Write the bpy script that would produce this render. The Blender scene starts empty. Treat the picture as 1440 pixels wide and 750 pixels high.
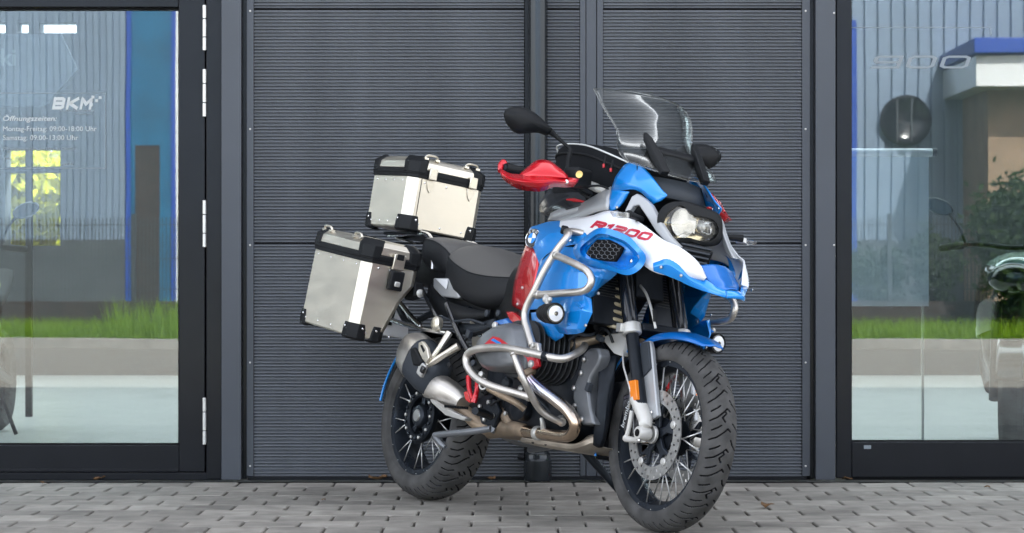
import bpy, math, random
import numpy as np
from mathutils import Vector, Matrix

random.seed(4)
rng = np.random.default_rng(4)
R = math.radians
scene = bpy.context.scene
col = scene.collection

# ------------------------------------------------------------------ camera
CAM_H = 0.868
cam_d = bpy.data.cameras.new("camera")
cam_d.sensor_width = 36.0
cam_d.lens = 36.0 * 3538.7 / 1440.0
cam_d.shift_y = 14.2 / 1440.0
cam_d.clip_end = 600
cam = bpy.data.objects.new("camera", cam_d)
cam.location = (0, 0, CAM_H)
cam.rotation_euler = (R(90), 0, 0)
cam_d.dof.use_dof = True
cam_d.dof.focus_distance = 8.75
cam_d.dof.aperture_fstop = 9.0
col.objects.link(cam)
scene.camera = cam

# ------------------------------------------------------------------ sky + sun
SUN_EL, SUN_AZ = 40.0, 14.0          # sun behind the showroom, a little to the right
world = bpy.data.worlds.new("World")
scene.world = world
world.use_nodes = True
wn = world.node_tree
sky = wn.nodes.new("ShaderNodeTexSky")
sky.sky_type = 'NISHITA'
sky.sun_disc = False
sky.sun_elevation = R(SUN_EL)
sky.sun_rotation = R(SUN_AZ)
sky.air_density = .75
sky.dust_density = 3.0
sky.ozone_density = .4
hs_ = wn.nodes.new("ShaderNodeHueSaturation")      # thin spring haze: paler sky
hs_.inputs["Saturation"].default_value = .30
wn.links.new(sky.outputs[0], hs_.inputs["Color"])
wn.links.new(hs_.outputs[0], wn.nodes["Background"].inputs[0])
wn.nodes["Background"].inputs[1].default_value = 0.15
sun_d = bpy.data.lights.new("sun", 'SUN')
sun_d.energy = 4.6
sun_d.angle = R(0.5)
sun_d.color = (1.0, 0.95, 0.86)
sun = bpy.data.objects.new("sun", sun_d)
sun.rotation_euler = (R(90 - SUN_EL), 0, R(180 - SUN_AZ))
col.objects.link(sun)

vs = scene.view_settings
vs.view_transform = 'Standard'
vs.look = 'None'
vs.exposure = 2.6
vs.gamma = 1.0
vs.use_curve_mapping = False
scene.cycles.use_denoising = True
scene.cycles.max_bounces = 10
scene.cycles.transparent_max_bounces = 24
scene.cycles.glossy_bounces = 5
scene.cycles.diffuse_bounces = 4
scene.cycles.caustics_reflective = False
scene.cycles.caustics_refractive = False
scene.cycles.sample_clamp_indirect = 6.0

# ------------------------------------------------------------------ materials
def mat(name, base=(.5, .5, .5), rough=.5, metal=0.0, coat=0.0, coat_rough=.05, spec=.5,
        noise=0.0, nscale=20.0, bump=0.0, bscale=200.0, rough_var=0.0, stretch=None, sub=None, emit=None):
    m = bpy.data.materials.new(name)
    m.use_nodes = True
    nt = m.node_tree
    b = nt.nodes["Principled BSDF"]
    b.inputs["Base Color"].default_value = (*base, 1)
    b.inputs["Roughness"].default_value = rough
    b.inputs["Metallic"].default_value = metal
    b.inputs["Coat Weight"].default_value = coat
    b.inputs["Coat Roughness"].default_value = coat_rough
    b.inputs["Specular IOR Level"].default_value = spec
    if noise or bump or rough_var:
        tc = nt.nodes.new("ShaderNodeTexCoord")
        mp = nt.nodes.new("ShaderNodeMapping")
        nt.links.new(tc.outputs["Object"], mp.inputs[0])
        if stretch:
            mp.inputs["Scale"].default_value = stretch
    if noise or rough_var:
        n = nt.nodes.new("ShaderNodeTexNoise")
        n.inputs["Scale"].default_value = nscale
        n.inputs["Detail"].default_value = 5
        nt.links.new(mp.outputs[0], n.inputs["Vector"])
    if noise:
        mx = nt.nodes.new("ShaderNodeMix")
        mx.data_type = 'RGBA'
        mx.inputs["A"].default_value = (*[max(0, c * (1 - noise)) for c in base], 1)
        mx.inputs["B"].default_value = (*[min(1, c * (1 + noise)) for c in base], 1)
        cr = nt.nodes.new("ShaderNodeMapRange")
        cr.inputs[1].default_value = .3
        cr.inputs[2].default_value = .7
        nt.links.new(n.outputs[0], cr.inputs[0])
        nt.links.new(cr.outputs[0], mx.inputs["Factor"])
        nt.links.new(mx.outputs["Result"], b.inputs["Base Color"])
    if rough_var:
        mr = nt.nodes.new("ShaderNodeMapRange")
        mr.inputs[1].default_value = .3
        mr.inputs[2].default_value = .7
        mr.inputs[3].default_value = max(.02, rough - rough_var)
        mr.inputs[4].default_value = min(1, rough + rough_var)
        nt.links.new(n.outputs[0], mr.inputs[0])
        nt.links.new(mr.outputs[0], b.inputs["Roughness"])
    if bump:
        n2 = nt.nodes.new("ShaderNodeTexNoise")
        n2.inputs["Scale"].default_value = bscale
        n2.inputs["Detail"].default_value = 3
        nt.links.new(mp.outputs[0], n2.inputs["Vector"])
        bp = nt.nodes.new("ShaderNodeBump")
        bp.inputs["Strength"].default_value = bump
        bp.inputs["Distance"].default_value = .002
        nt.links.new(n2.outputs[0], bp.inputs["Height"])
        nt.links.new(bp.outputs[0], b.inputs["Normal"])
    if emit:
        b.inputs["Emission Color"].default_value = (*emit[:3], 1)
        b.inputs["Emission Strength"].default_value = emit[3]
    return m

def glass_mat(name, tint, refl, rough=0.0, fres=0.0, wavy=0.0):
    """thin sheet: clear tinted transmission plus a mirror reflection"""
    m = bpy.data.materials.new(name)
    m.use_nodes = True
    nt = m.node_tree
    for n in list(nt.nodes):
        if n.type == 'BSDF_PRINCIPLED':
            nt.nodes.remove(n)
    out = [n for n in nt.nodes if n.type == 'OUTPUT_MATERIAL'][0]
    tr = nt.nodes.new("ShaderNodeBsdfTransparent")
    tr.inputs[0].default_value = (*tint, 1)
    gl = nt.nodes.new("ShaderNodeBsdfGlossy")
    gl.inputs["Color"].default_value = (1, 1, 1, 1)
    gl.inputs["Roughness"].default_value = rough
    mx = nt.nodes.new("ShaderNodeMixShader")
    if fres:
        lw = nt.nodes.new("ShaderNodeLayerWeight")
        lw.inputs[0].default_value = fres
        ma = nt.nodes.new("ShaderNodeMath")
        ma.operation = 'MULTIPLY_ADD'
        ma.inputs[1].default_value = .45
        ma.inputs[2].default_value = refl
        ma.use_clamp = True
        nt.links.new(lw.outputs["Fresnel"], ma.inputs[0])
        nt.links.new(ma.outputs[0], mx.inputs[0])
    else:
        mx.inputs[0].default_value = refl
    if wavy:
        tc = nt.nodes.new("ShaderNodeTexCoord")
        n2 = nt.nodes.new("ShaderNodeTexNoise")
        n2.inputs["Scale"].default_value = 1.3
        n2.inputs["Detail"].default_value = 1
        nt.links.new(tc.outputs["Object"], n2.inputs["Vector"])
        bp = nt.nodes.new("ShaderNodeBump")
        bp.inputs["Strength"].default_value = wavy
        bp.inputs["Distance"].default_value = .01
        nt.links.new(n2.outputs[0], bp.inputs["Height"])
        nt.links.new(bp.outputs[0], gl.inputs["Normal"])
    nt.links.new(tr.outputs[0], mx.inputs[1])
    nt.links.new(gl.outputs[0], mx.inputs[2])
    nt.links.new(mx.outputs[0], out.inputs[0])
    return m

def leaf_mat(name, c, t):
    m = bpy.data.materials.new(name)
    m.use_nodes = True
    nt = m.node_tree
    b = nt.nodes["Principled BSDF"]
    out = [n for n in nt.nodes if n.type == 'OUTPUT_MATERIAL'][0]
    b.inputs["Base Color"].default_value = (*c, 1)
    b.inputs["Roughness"].default_value = .6
    tl = nt.nodes.new("ShaderNodeBsdfTranslucent")
    tl.inputs[0].default_value = (*t, 1)
    mx = nt.nodes.new("ShaderNodeMixShader")
    mx.inputs[0].default_value = .45
    nt.links.new(b.outputs[0], mx.inputs[1])
    nt.links.new(tl.outputs[0], mx.inputs[2])
    nt.links.new(mx.outputs[0], out.inputs[0])
    return m

M_ = {}
M_['clad'] = mat('cladding_paint', (.146, .156, .172), .33, .35, noise=.13, nscale=1.6, spec=.4, stretch=(3, 1, .35))
M_['anth'] = mat('anthracite_powder_coat', (.066, .072, .084), .40, .1, noise=.08, nscale=2.0, bump=.05, bscale=300, spec=0.3)
M_['frame'] = mat('dark_frame_paint', (.012, .013, .016), .28, 0, coat=.12, coat_rough=.15, noise=.15, nscale=3, spec=0.12)
M_['gap'] = mat('rubber_gasket', (.008, .008, .009), .7, spec=0.1)
M_['hinge'] = mat('hinge_silver', (.62, .62, .60), .35, .7)
M_['zinc'] = mat('grey_coated_downpipe', (.022, .026, .030), .20, .35, noise=.12, nscale=5, rough_var=.06)
def paver_mat(name, base):
    """each block its own shade, fine grain, and stains that run over several blocks"""
    m = mat(name, base, .85, 0, noise=.22, nscale=9, bump=.6, bscale=150)
    nt = m.node_tree
    b = nt.nodes["Principled BSDF"]
    src = b.inputs["Base Color"].links[0].from_socket
    oi = nt.nodes.new("ShaderNodeObjectInfo")
    mp = [n for n in nt.nodes if n.type == 'MAPPING'][0]
    cb = nt.nodes.new("ShaderNodeCombineXYZ")
    mu = nt.nodes.new("ShaderNodeMath"); mu.operation = 'MULTIPLY'; mu.inputs[1].default_value = 37.0
    nt.links.new(oi.outputs["Random"], mu.inputs[0])
    nt.links.new(mu.outputs[0], cb.inputs[0]); nt.links.new(mu.outputs[0], cb.inputs[1])
    nt.links.new(cb.outputs[0], mp.inputs["Location"])
    ge = nt.nodes.new("ShaderNodeNewGeometry")
    st = nt.nodes.new("ShaderNodeTexNoise"); st.inputs["Scale"].default_value = 2.3; st.inputs["Detail"].default_value = 6
    st.inputs["Roughness"].default_value = .62
    nt.links.new(ge.outputs["Position"], st.inputs["Vector"])
    sr = nt.nodes.new("ShaderNodeMapRange"); sr.inputs[1].default_value = .36; sr.inputs[2].default_value = .62
    sr.inputs[3].default_value = .74; sr.inputs[4].default_value = 1.06
    nt.links.new(st.outputs[0], sr.inputs[0])
    rr = nt.nodes.new("ShaderNodeMapRange"); rr.inputs[3].default_value = .86; rr.inputs[4].default_value = 1.14
    nt.links.new(oi.outputs["Random"], rr.inputs[0])
    pr = nt.nodes.new("ShaderNodeMath"); pr.operation = 'MULTIPLY'
    nt.links.new(sr.outputs[0], pr.inputs[0]); nt.links.new(rr.outputs[0], pr.inputs[1])
    hv = nt.nodes.new("ShaderNodeHueSaturation")
    nt.links.new(src, hv.inputs["Color"]); nt.links.new(pr.outputs[0], hv.inputs["Value"])
    nt.links.new(hv.outputs[0], b.inputs["Base Color"])
    return m
M_['paver'] = paver_mat('concrete_paver', (.268, .247, .216))
M_['paver2'] = paver_mat('concrete_paver_dark', (.228, .210, .184))
M_['paver3'] = paver_mat('concrete_paver_pale', (.300, .277, .243))
M_['sand'] = mat('joint_sand', (.05, .046, .042), .95, bump=.4, bscale=80)
M_['glass'] = glass_mat('window_glass', (.62, .70, .73), .068, wavy=.03)
M_['screen'] = glass_mat('windscreen_perspex', (.80, .815, .805), .014, fres=.20)
M_['lens'] = glass_mat('lamp_lens', (.90, .90, .88), .05, fres=.3)
M_['letter'] = mat('white_vinyl', (.50, .52, .52), .6, spec=.1)
M_['faint'] = mat('pale_grey_vinyl', (.24, .27, .29), .6, spec=.1)
M_['blue'] = mat('blue_metallic_paint', (.001, .255, .76), .30, .20, coat=1, coat_rough=.02, noise=.06, nscale=900)
M_['blue_d'] = mat('deep_blue_paint', (.001, .14, .50), .30, .2, coat=.45, coat_rough=.06)
M_['red'] = mat('candy_red_paint', (.62, .004, .014), .27, .35, coat=.8, coat_rough=.03)
M_['red_flat'] = mat('red_plastic', (.55, .012, .02), .35, 0, coat=.4)
M_['redfilm'] = mat('red_print', (.50, .012, .04), .4, 0, coat=.5)
M_['white'] = mat('white_paint', (.80, .81, .83), .28, 0, coat=.8, coat_rough=.08)
M_['silver'] = mat('silver_paint', (.40, .41, .42), .38, .35, coat=.4, coat_rough=.2)
M_['plastic'] = mat('black_plastic', (.011, .012, .0135), .48, 0, bump=.12, bscale=900, spec=0.18)
M_['plastic_g'] = mat('grey_plastic', (.040, .046, .055), .46, 0, bump=.10, bscale=900, spec=0.2)
M_['gloss_black'] = mat('gloss_black', (.010, .011, .013), .18, 0, coat=.6)
M_['black_metal'] = mat('black_powder_metal', (.013, .016, .021), .38, .2, noise=.2, nscale=30, spec=0.2)
M_['rim'] = mat('black_anodised_rim', (.030, .036, .046), .30, .5, rough_var=.08, nscale=12, spec=0.3)
M_['rubber'] = mat('tyre_rubber', (.076, .074, .072), .74, 0, noise=.38, nscale=14, bump=.25, bscale=260, rough_var=.08, spec=0.15)
M_['groove'] = mat('groove_shade_rubber', (.014, .014, .015), .75, spec=0.1)  # darker colour on the groove faces paints their shade into the tread
M_['alu'] = mat('brushed_aluminium', (.70, .65, .555), .36, .9, noise=.07, nscale=5, rough_var=.07, stretch=(1, 1, 14))
M_['alu_side'] = mat('brushed_aluminium_panel', (.76, .705, .60), .40, .9, noise=.04, nscale=7, rough_var=.05, bump=.03, bscale=60, stretch=(1, 1, 3))
M_['steel'] = mat('stainless_tube', (.60, .565, .52), .40, .9, noise=.10, nscale=22, rough_var=.08)
M_['cast'] = mat('cast_silver', (.58, .57, .54), .42, .55, noise=.08, nscale=25)
M_['forkwhite'] = mat('pale_cast_paint', (.62, .60, .56), .40, .15, noise=.05, nscale=20)
M_['chrome'] = mat('polished_metal', (.78, .78, .78), .12, 1)
M_['lampchrome'] = mat('lamp_reflector_metal', (.86, .74, .52), .14, 1)
M_['disc'] = mat('brake_disc_steel', (.46, .455, .44), .34, .9, noise=.10, nscale=40, rough_var=.06)
M_['spoke'] = mat('spoke_steel', (.86, .85, .82), .35, .1)
M_['engine'] = mat('engine_grey', (.17, .178, .19), .36, .4, noise=.12, nscale=14, coat=.2, coat_rough=.3)
M_['fin'] = mat('engine_fin_dark', (.05, .052, .055), .45, .4, noise=.2, nscale=30, spec=0.25)
M_['dirty'] = mat('road_grimed_metal', (.34, .26, .185), .50, .6, noise=.40, nscale=11, rough_var=.15)
M_['skid'] = mat('skid_plate_aluminium', (.47, .41, .34), .48, .8, noise=.30, nscale=9, rough_var=.12)
M_['seat'] = mat('seat_vinyl_black', (.016, .017, .019), .52, 0, bump=.35, bscale=520, spec=0.2)
M_['seat_g'] = mat('seat_vinyl_grey', (.105, .101, .096), .56, 0, bump=.35, bscale=520, spec=0.2)
M_['cloth'] = mat('bag_nylon', (.010, .011, .013), .72, 0, bump=.5, bscale=700, spec=0.12)
M_['piping'] = mat('reflective_piping', (.72, .73, .72), .35, .2)
M_['amber'] = mat('amber_reflector', (.90, .24, .010), .22, 0, coat=.6)
M_['gold'] = mat('brass', (.65, .45, .16), .3, .9)
M_['spring'] = mat('pale_spring', (.62, .52, .34), .40, .2)
M_['brakered'] = mat('lamp_red', (.7, .015, .012), .2, 0, coat=.8)

def header_mat():
    m = mat('heat_tinted_steel', (.62, .55, .46), .22, 1)
    nt = m.node_tree
    b = nt.nodes["Principled BSDF"]
    tc = nt.nodes.new("ShaderNodeTexCoord")
    n = nt.nodes.new("ShaderNodeTexNoise")
    n.inputs["Scale"].default_value = 9
    n.inputs["Detail"].default_value = 4
    nt.links.new(tc.outputs["Object"], n.inputs["Vector"])
    sx = nt.nodes.new("ShaderNodeSeparateXYZ")
    nt.links.new(tc.outputs["Object"], sx.inputs[0])
    ad = nt.nodes.new("ShaderNodeMath")
    ad.operation = 'MULTIPLY_ADD'
    ad.inputs[1].default_value = .12
    nt.links.new(n.outputs[0], ad.inputs[0])
    nt.links.new(sx.outputs[2], ad.inputs[2])
    mr = nt.nodes.new("ShaderNodeMapRange")
    mr.inputs[1].default_value = .28
    mr.inputs[2].default_value = .56
    nt.links.new(ad.outputs[0], mr.inputs[0])
    cr = nt.nodes.new("ShaderNodeValToRGB")
    e = cr.color_ramp.elements
    e[0].position = 0; e[0].color = (.52, .43, .32, 1)
    e[1].position = 1; e[1].color = (.66, .50, .42, 1)
    for p, c in ((.35, (.55, .40, .29, 1)), (.58, (.68, .60, .52, 1)), (.72, (.55, .58, .66, 1)), (.82, (.60, .52, .70, 1)), (.90, (.68, .62, .55, 1))):
        x = e.new(p); x.color = c
    nt.links.new(mr.outputs[0], cr.inputs[0])
    nt.links.new(cr.outputs[0], b.inputs["Base Color"])
    return m
M_['header'] = header_mat()

# ------------------------------------------------------------------ geometry helpers (lists of verts, faces)
def V(*a):
    return np.array(a, float)

class G:
    def __init__(s):
        s.v = []; s.f = []; s.n = 0; s.mi = []
    def add(s, v, f, mi=0):
        v = np.asarray(v, float).reshape(-1, 3)
        s.v.append(v)
        for q in f:
            s.f.append(tuple(i + s.n for i in q)); s.mi.append(mi)
        s.n += len(v)
        return s
    def verts(s):
        return np.concatenate(s.v) if s.v else np.zeros((0, 3))

def box(c, size, rot=None, g=None, mi=0):
    g = g or G()
    sx, sy, sz = [x / 2 for x in size]
    v = np.array([(x, y, z) for x in (-sx, sx) for y in (-sy, sy) for z in (-sz, sz)])
    if rot is not None:
        v = v @ np.array(rot).T
    return g.add(v + np.array(c), [(0, 1, 3, 2), (4, 6, 7, 5), (0, 4, 5, 1), (2, 3, 7, 6), (0, 2, 6, 4), (1, 5, 7, 3)], mi)

def bx(x0, x1, y0, y1, z0, z1, g=None, mi=0):
    return box(((x0 + x1) / 2, (y0 + y1) / 2, (z0 + z1) / 2), (x1 - x0, y1 - y0, z1 - z0), None, g, mi)

def spline(pts, k=6, closed=False):
    p = np.array(pts, float)
    n = len(p)
    if n < 3 or k <= 1:
        return p
    out = []
    rngi = range(n if closed else n - 1)
    for i in rngi:
        if closed:
            a, b, c, d = p[(i - 1) % n], p[i], p[(i + 1) % n], p[(i + 2) % n]
        else:
            b, c = p[i], p[i + 1]
            a = p[i - 1] if i else 2 * b - c
            d = p[i + 2] if i + 2 < n else 2 * c - b
        for t in np.arange(k) / k:
            out.append(.5 * ((2 * b) + (-a + c) * t + (2 * a - 5 * b + 4 * c - d) * t * t + (-a + 3 * b - 3 * c + d) * t ** 3))
    if not closed:
        out.append(p[-1])
    return np.array(out)

def tube(pts, r, n=12, k=6, g=None, mi=0, flat=None, cap=True):
    """swept round tube; r a number or one radius per control point; flat = (axis, factor) squash"""
    g = g or G()
    P = spline(pts, k)
    m = len(P)
    if np.ndim(r):
        rr = np.interp(np.linspace(0, 1, m), np.linspace(0, 1, len(r)), r)
    else:
        rr = np.full(m, r)
    T = np.gradient(P, axis=0)
    T /= np.linalg.norm(T, axis=1)[:, None] + 1e-12
    a = V(0, 0, 1) if abs(T[0][2]) < .9 else V(1, 0, 0)
    N = np.cross(T[0], a); N /= np.linalg.norm(N)
    vs_ = []
    for i in range(m):
        N = N - T[i] * np.dot(N, T[i]); N /= np.linalg.norm(N)
        B = np.cross(T[i], N)
        for j in range(n):
            t = 2 * math.pi * j / n
            vs_.append(P[i] + rr[i] * (math.cos(t) * N + math.sin(t) * B))
    f = []
    for i in range(m - 1):
        for j in range(n):
            f.append((i * n + j, i * n + (j + 1) % n, (i + 1) * n + (j + 1) % n, (i + 1) * n + j))
    if cap:
        f.append(tuple(range(n - 1, -1, -1)))
        f.append(tuple((m - 1) * n + j for j in range(n)))
    return g.add(vs_, f, mi)

def frame_of(ax):
    a = np.array(ax, float); a /= np.linalg.norm(a)
    u = np.cross(a, V(0, 0, 1)) if abs(a[2]) < .9 else np.cross(a, V(1, 0, 0))
    u /= np.linalg.norm(u)
    return a, u, np.cross(a, u)

def lathe(prof, c, ax, n=32, g=None, mi=0, closed=False):
    """prof: (radius, height along axis)"""
    g = g or G()
    a, u, w = frame_of(ax)
    c = np.array(c, float)
    vs_ = []
    for r, h in prof:
        for j in range(n):
            t = 2 * math.pi * j / n
            vs_.append(c + a * h + r * (math.cos(t) * u + math.sin(t) * w))
    f = []
    m = len(prof)
    for i in range(m if closed else m - 1):
        k = (i + 1) % m
        for j in range(n):
            f.append((i * n + j, k * n + j, k * n + (j + 1) % n, i * n + (j + 1) % n))
    if not closed:
        if prof[0][0] > 1e-5: f.append(tuple(range(n)))
        if prof[-1][0] > 1e-5: f.append(tuple((m - 1) * n + j for j in range(n - 1, -1, -1)))
    return g.add(vs_, f, mi)

def cyl(a, b, r, n=20, g=None, mi=0, bev=.15):
    a, b = np.array(a, float), np.array(b, float)
    h = np.linalg.norm(b - a)
    e = min(r * bev, h * .3)
    return lathe([(r - e, 0), (r, e), (r, h - e), (r - e, h)], a, b - a, n, g, mi)

def loft(rings, g=None, mi=0, cap=True, closed=True):
    g = g or G()
    n = len(rings[0]); m = len(rings)
    f = []
    for i in range(m - 1):
        for j in range(n if closed else n - 1):
            f.append((i * n + j, i * n + (j + 1) % n, (i + 1) * n + (j + 1) % n, (i + 1) * n + j))
    if cap and closed:
        f.append(tuple(range(n - 1, -1, -1))); f.append(tuple((m - 1) * n + j for j in range(n)))
    return g.add(np.concatenate([np.array(r, float) for r in rings]), f, mi)

def skin(rows, k=4, g=None, mi=0, kr=None):
    """smooth sheet through a grid of control points"""
    g = g or G()
    A = np.array(rows, float)
    A = np.array([spline(r, k) for r in A])
    A = np.array([spline(A[:, j], kr or k) for j in range(A.shape[1])]).transpose(1, 0, 2)
    m, n = A.shape[:2]
    f = [(i * n + j, i * n + j + 1, (i + 1) * n + j + 1, (i + 1) * n + j) for i in range(m - 1) for j in range(n - 1)]
    return g.add(A.reshape(-1, 3), f, mi)

def slab(outline, d, g=None, mi=0):
    """polygon outline (3-D points) pushed along d"""
    g = g or G()
    o = np.array(outline, float); n = len(o)
    f = [tuple(range(n)), tuple(range(2 * n - 1, n - 1, -1))]
    f += [(i, n + i, n + (i + 1) % n, (i + 1) % n) for i in range(n)]
    return g.add(np.concatenate([o, o + np.array(d, float)]), f, mi)

def ball(c, r, n=12, g=None, mi=0):
    rx, ry, rz = (r, r, r) if np.isscalar(r) else r
    g = g or G()
    vs_ = []; f = []
    m = n // 2 + 1
    for i in range(m):
        t = math.pi * i / (m - 1)
        for j in range(n):
            p = 2 * math.pi * j / n
            vs_.append((c[0] + rx * math.sin(t) * math.cos(p), c[1] + ry * math.sin(t) * math.sin(p), c[2] + rz * math.cos(t)))
    for i in range(m - 1):
        for j in range(n):
            f.append((i * n + j, (i + 1) * n + j, (i + 1) * n + (j + 1) % n, i * n + (j + 1) % n))
    return g.add(vs_, f, mi)

def link(name, me, parent=None):
    o = bpy.data.objects.new(name, me)
    col.objects.link(o)
    if parent is not None:
        o.parent = parent
    return o

def obj(name, g, m, parent=None, smooth=None, bevel=0, seg=2, sub=0, solid=0, sharp=35, flip=False, kind=None, offset=-1):
    v = g.verts()
    me = bpy.data.meshes.new(name)
    me.from_pydata(v.tolist(), [], g.f)
    ms = m if isinstance(m, (list, tuple)) else [m]
    for x in ms:
        me.materials.append(M_[x] if isinstance(x, str) else x)
    if len(ms) > 1:
        me.polygons.foreach_set('material_index', g.mi)
    me.validate()
    import bmesh
    bm = bmesh.new(); bm.from_mesh(me)
    bmesh.ops.remove_doubles(bm, verts=bm.verts, dist=1e-5)
    if not solid:
        bmesh.ops.recalc_face_normals(bm, faces=bm.faces)
    bm.to_mesh(me); bm.free()
    if smooth is None or smooth:
        me.polygons.foreach_set('use_smooth', [True] * len(me.polygons))
        me.set_sharp_from_angle(angle=R(sharp))
    o = link(name, me, parent)
    if solid:
        s = o.modifiers.new('solid', 'SOLIDIFY'); s.thickness = solid; s.offset = offset
    if bevel:
        b = o.modifiers.new('bevel', 'BEVEL'); b.width = bevel; b.segments = seg; b.limit_method = 'ANGLE'; b.angle_limit = R(35)
        b.harden_normals = False
    if sub:
        s = o.modifiers.new('sub', 'SUBSURF'); s.levels = sub; s.render_levels = sub
    if kind:
        o['kind'] = kind
    return o

def empty(name, loc=(0, 0, 0), rz=0, label=None, cat=None, group=None):
    o = bpy.data.objects.new(name, None)
    o.empty_display_size = .1
    o.location = loc; o.rotation_euler = (0, 0, rz)
    col.objects.link(o)
    tag(o, label, cat, group)
    return o

def tag(o, label=None, cat=None, group=None, kind=None):
    if label: o['label'] = label
    if cat: o['category'] = cat
    if group: o['group'] = group
    if kind: o['kind'] = kind
    return o

def text_mesh(s, size=1.0, shear=0.0, bold=0.0, spacing=1.0, align='LEFT'):
    cu = bpy.data.curves.new('lettering', 'FONT')
    cu.body = s; cu.size = size; cu.shear = shear; cu.offset = bold; cu.space_character = spacing
    cu.align_x = align; cu.resolution_u = 3
    o = bpy.data.objects.new('lettering', cu)
    col.objects.link(o)
    bpy.context.view_layer.update()
    dg = bpy.context.evaluated_depsgraph_get()
    me = bpy.data.meshes.new_from_object(o.evaluated_get(dg))
    bpy.data.objects.remove(o)
    n = len(me.vertices)
    v = np.zeros(n * 3); me.vertices.foreach_get('co', v); v = v.reshape(-1, 3)
    f = [tuple(p.vertices) for p in me.polygons]
    bpy.data.meshes.remove(me)
    return v, f

def stroke_text(s, shear=.25, th=.17, adv=1.22):
    """blocky wide lettering from thick strokes; unit height; returns verts (x, y, 0) and faces"""
    w = 1.0
    glyph = {
        'R': [[(0, 0), (0, 1), (.82, 1), (w, .86), (w, .62), (.82, .5)], [(.86, .5), (.14, .5)], [(.45, .5), (w, 0)]],
        '1': [[(.30, 1), (.30, 0)], [(.02, .84), (.28, .99)]],
        '2': [[(0, 1), (.84, 1), (w, .88), (w, .62), (.84, .5), (.16, .5), (0, .38), (0, 0), (w, 0)]],
        '0': [[(.16, 0), (0, .14), (0, .86), (.16, 1), (.84, 1), (w, .86), (w, .14), (.84, 0), (.16, 0)]],
        'B': [[(0, 0), (0, 1), (.82, 1), (w, .88), (w, .62), (.84, .5)], [(.2, .5), (.84, .5), (w, .38), (w, .12), (.82, 0), (.0, 0)]],
        'K': [[(0, 0), (0, 1)], [(w, 1), (.18, .5), (w, 0)]],
        'M': [[(0, 0), (0, 1), (.5, .42), (w, 1), (w, 0)]],
        '9': [[(0, 0), (w, 0), (w, 1), (.1, 1), (0, .9), (0, .58), (.1, .48)], [(.1, .48), (w, .48)]],
    }
    width = {'1': .42}
    V2, F2, Z2 = [], [], []
    x0 = 0.0
    for ch in s:
        g0 = len(V2)
        for ip, pl in enumerate(glyph[ch]):
            p = np.array(pl, float)
            p[:, 1] = th / 2 + p[:, 1] * (1 - th)
            q_ = [p[0]]
            for a_, c_ in zip(p[:-1], p[1:]):
                k_ = max(1, int(np.linalg.norm(c_ - a_) / .14))
                q_ += [a_ + (c_ - a_) * t_ / k_ for t_ in range(1, k_ + 1)]
            p = np.array(q_)
            n = len(p)
            d = np.diff(p, axis=0); d /= np.linalg.norm(d, axis=1)[:, None]
            nn = np.stack([-d[:, 1], d[:, 0]], 1)
            closed = np.allclose(p[0], p[-1])
            L, Rr = [], []
            for i in range(n):
                if i == 0: m = nn[-1] + nn[0] if closed else nn[0] * 2
                elif i == n - 1: m = nn[-1] + nn[0] if closed else nn[-1] * 2
                else: m = nn[i - 1] + nn[i]
                m = m / (np.linalg.norm(m) + 1e-9)
                ref = nn[min(i, n - 2)]
                k = min(1.6, 1 / max(.4, abs(np.dot(m, ref))))
                e = np.zeros(2)
                if not closed and i in (0, n - 1):
                    e = (-d[0] if i == 0 else d[-1]) * th / 2
                L.append(p[i] + e + m * k * th / 2); Rr.append(p[i] + e - m * k * th / 2)
            b = len(V2)
            for a, c in zip(L, Rr):
                V2 += [a, c]; Z2 += [ip * .0005] * 2
            F2 += [(b + 2 * i, b + 2 * i + 1, b + 2 * i + 3, b + 2 * i + 2) for i in range(n - 1)]
        wch = width.get(ch, 1.0)
        # shift this glyph into place
        for i in range(g0, len(V2)):
            V2[i] = V2[i] + np.array([x0, 0])
        x0 += wch + (adv - 1.0) + th
    v = np.array(V2)
    v[:, 0] += shear * v[:, 1]
    return np.concatenate([v, np.array(Z2)[:, None]], 1), F2

# =================================================================== SETTING
WY = 10.74                      # plane of the facade
WS = 3538.7 / WY
def wx(px): return (px - 720) / WS
def wz(py): return CAM_H + (389.2 - py) / WS
M_['ground'] = mat('street_ground', (.10, .098, .092), .9, noise=.25, nscale=1.5)
M_['floor_in'] = mat('pale_floor_tile', (.62, .60, .56), .35, noise=.06, nscale=3)
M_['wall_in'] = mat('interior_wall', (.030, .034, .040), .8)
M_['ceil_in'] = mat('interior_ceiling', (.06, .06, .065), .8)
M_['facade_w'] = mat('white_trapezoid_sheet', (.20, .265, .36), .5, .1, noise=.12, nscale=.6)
M_['facade_blue'] = mat('blue_gate_paint', (.004, .10, .21), .4, 0, noise=.2, nscale=2)
M_['blue_trim'] = mat('blue_trim_paint', (.010, .06, .36), .4)
M_['brown_wall'] = mat('brown_render', (.30, .21, .14), .8, noise=.2, nscale=2)
M_['dark_open'] = mat('dark_timber', (.035, .026, .022), .8, noise=.3, nscale=5)
M_['plinth'] = mat('grey_plinth', (.075, .085, .095), .8, noise=.2, nscale=2)
M_['kerb'] = mat('kerb_concrete', (.30, .29, .27), .85, noise=.15, nscale=6)
M_['fence'] = mat('fence_wire_grey', (.05, .058, .065), .5, .4)
M_['grass'] = leaf_mat('grass_blade', (.20, .34, .012), (.34, .56, .02))
M_['soil'] = mat('grass_soil', (.09, .14, .02), .95, noise=.4, nscale=6)
M_['leaf_y'] = leaf_mat('spring_leaf', (.35, .34, .015), (.92, .86, .05))
M_['leaf_g'] = leaf_mat('shrub_leaf', (.035, .075, .015), (.07, .15, .02))
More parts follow.
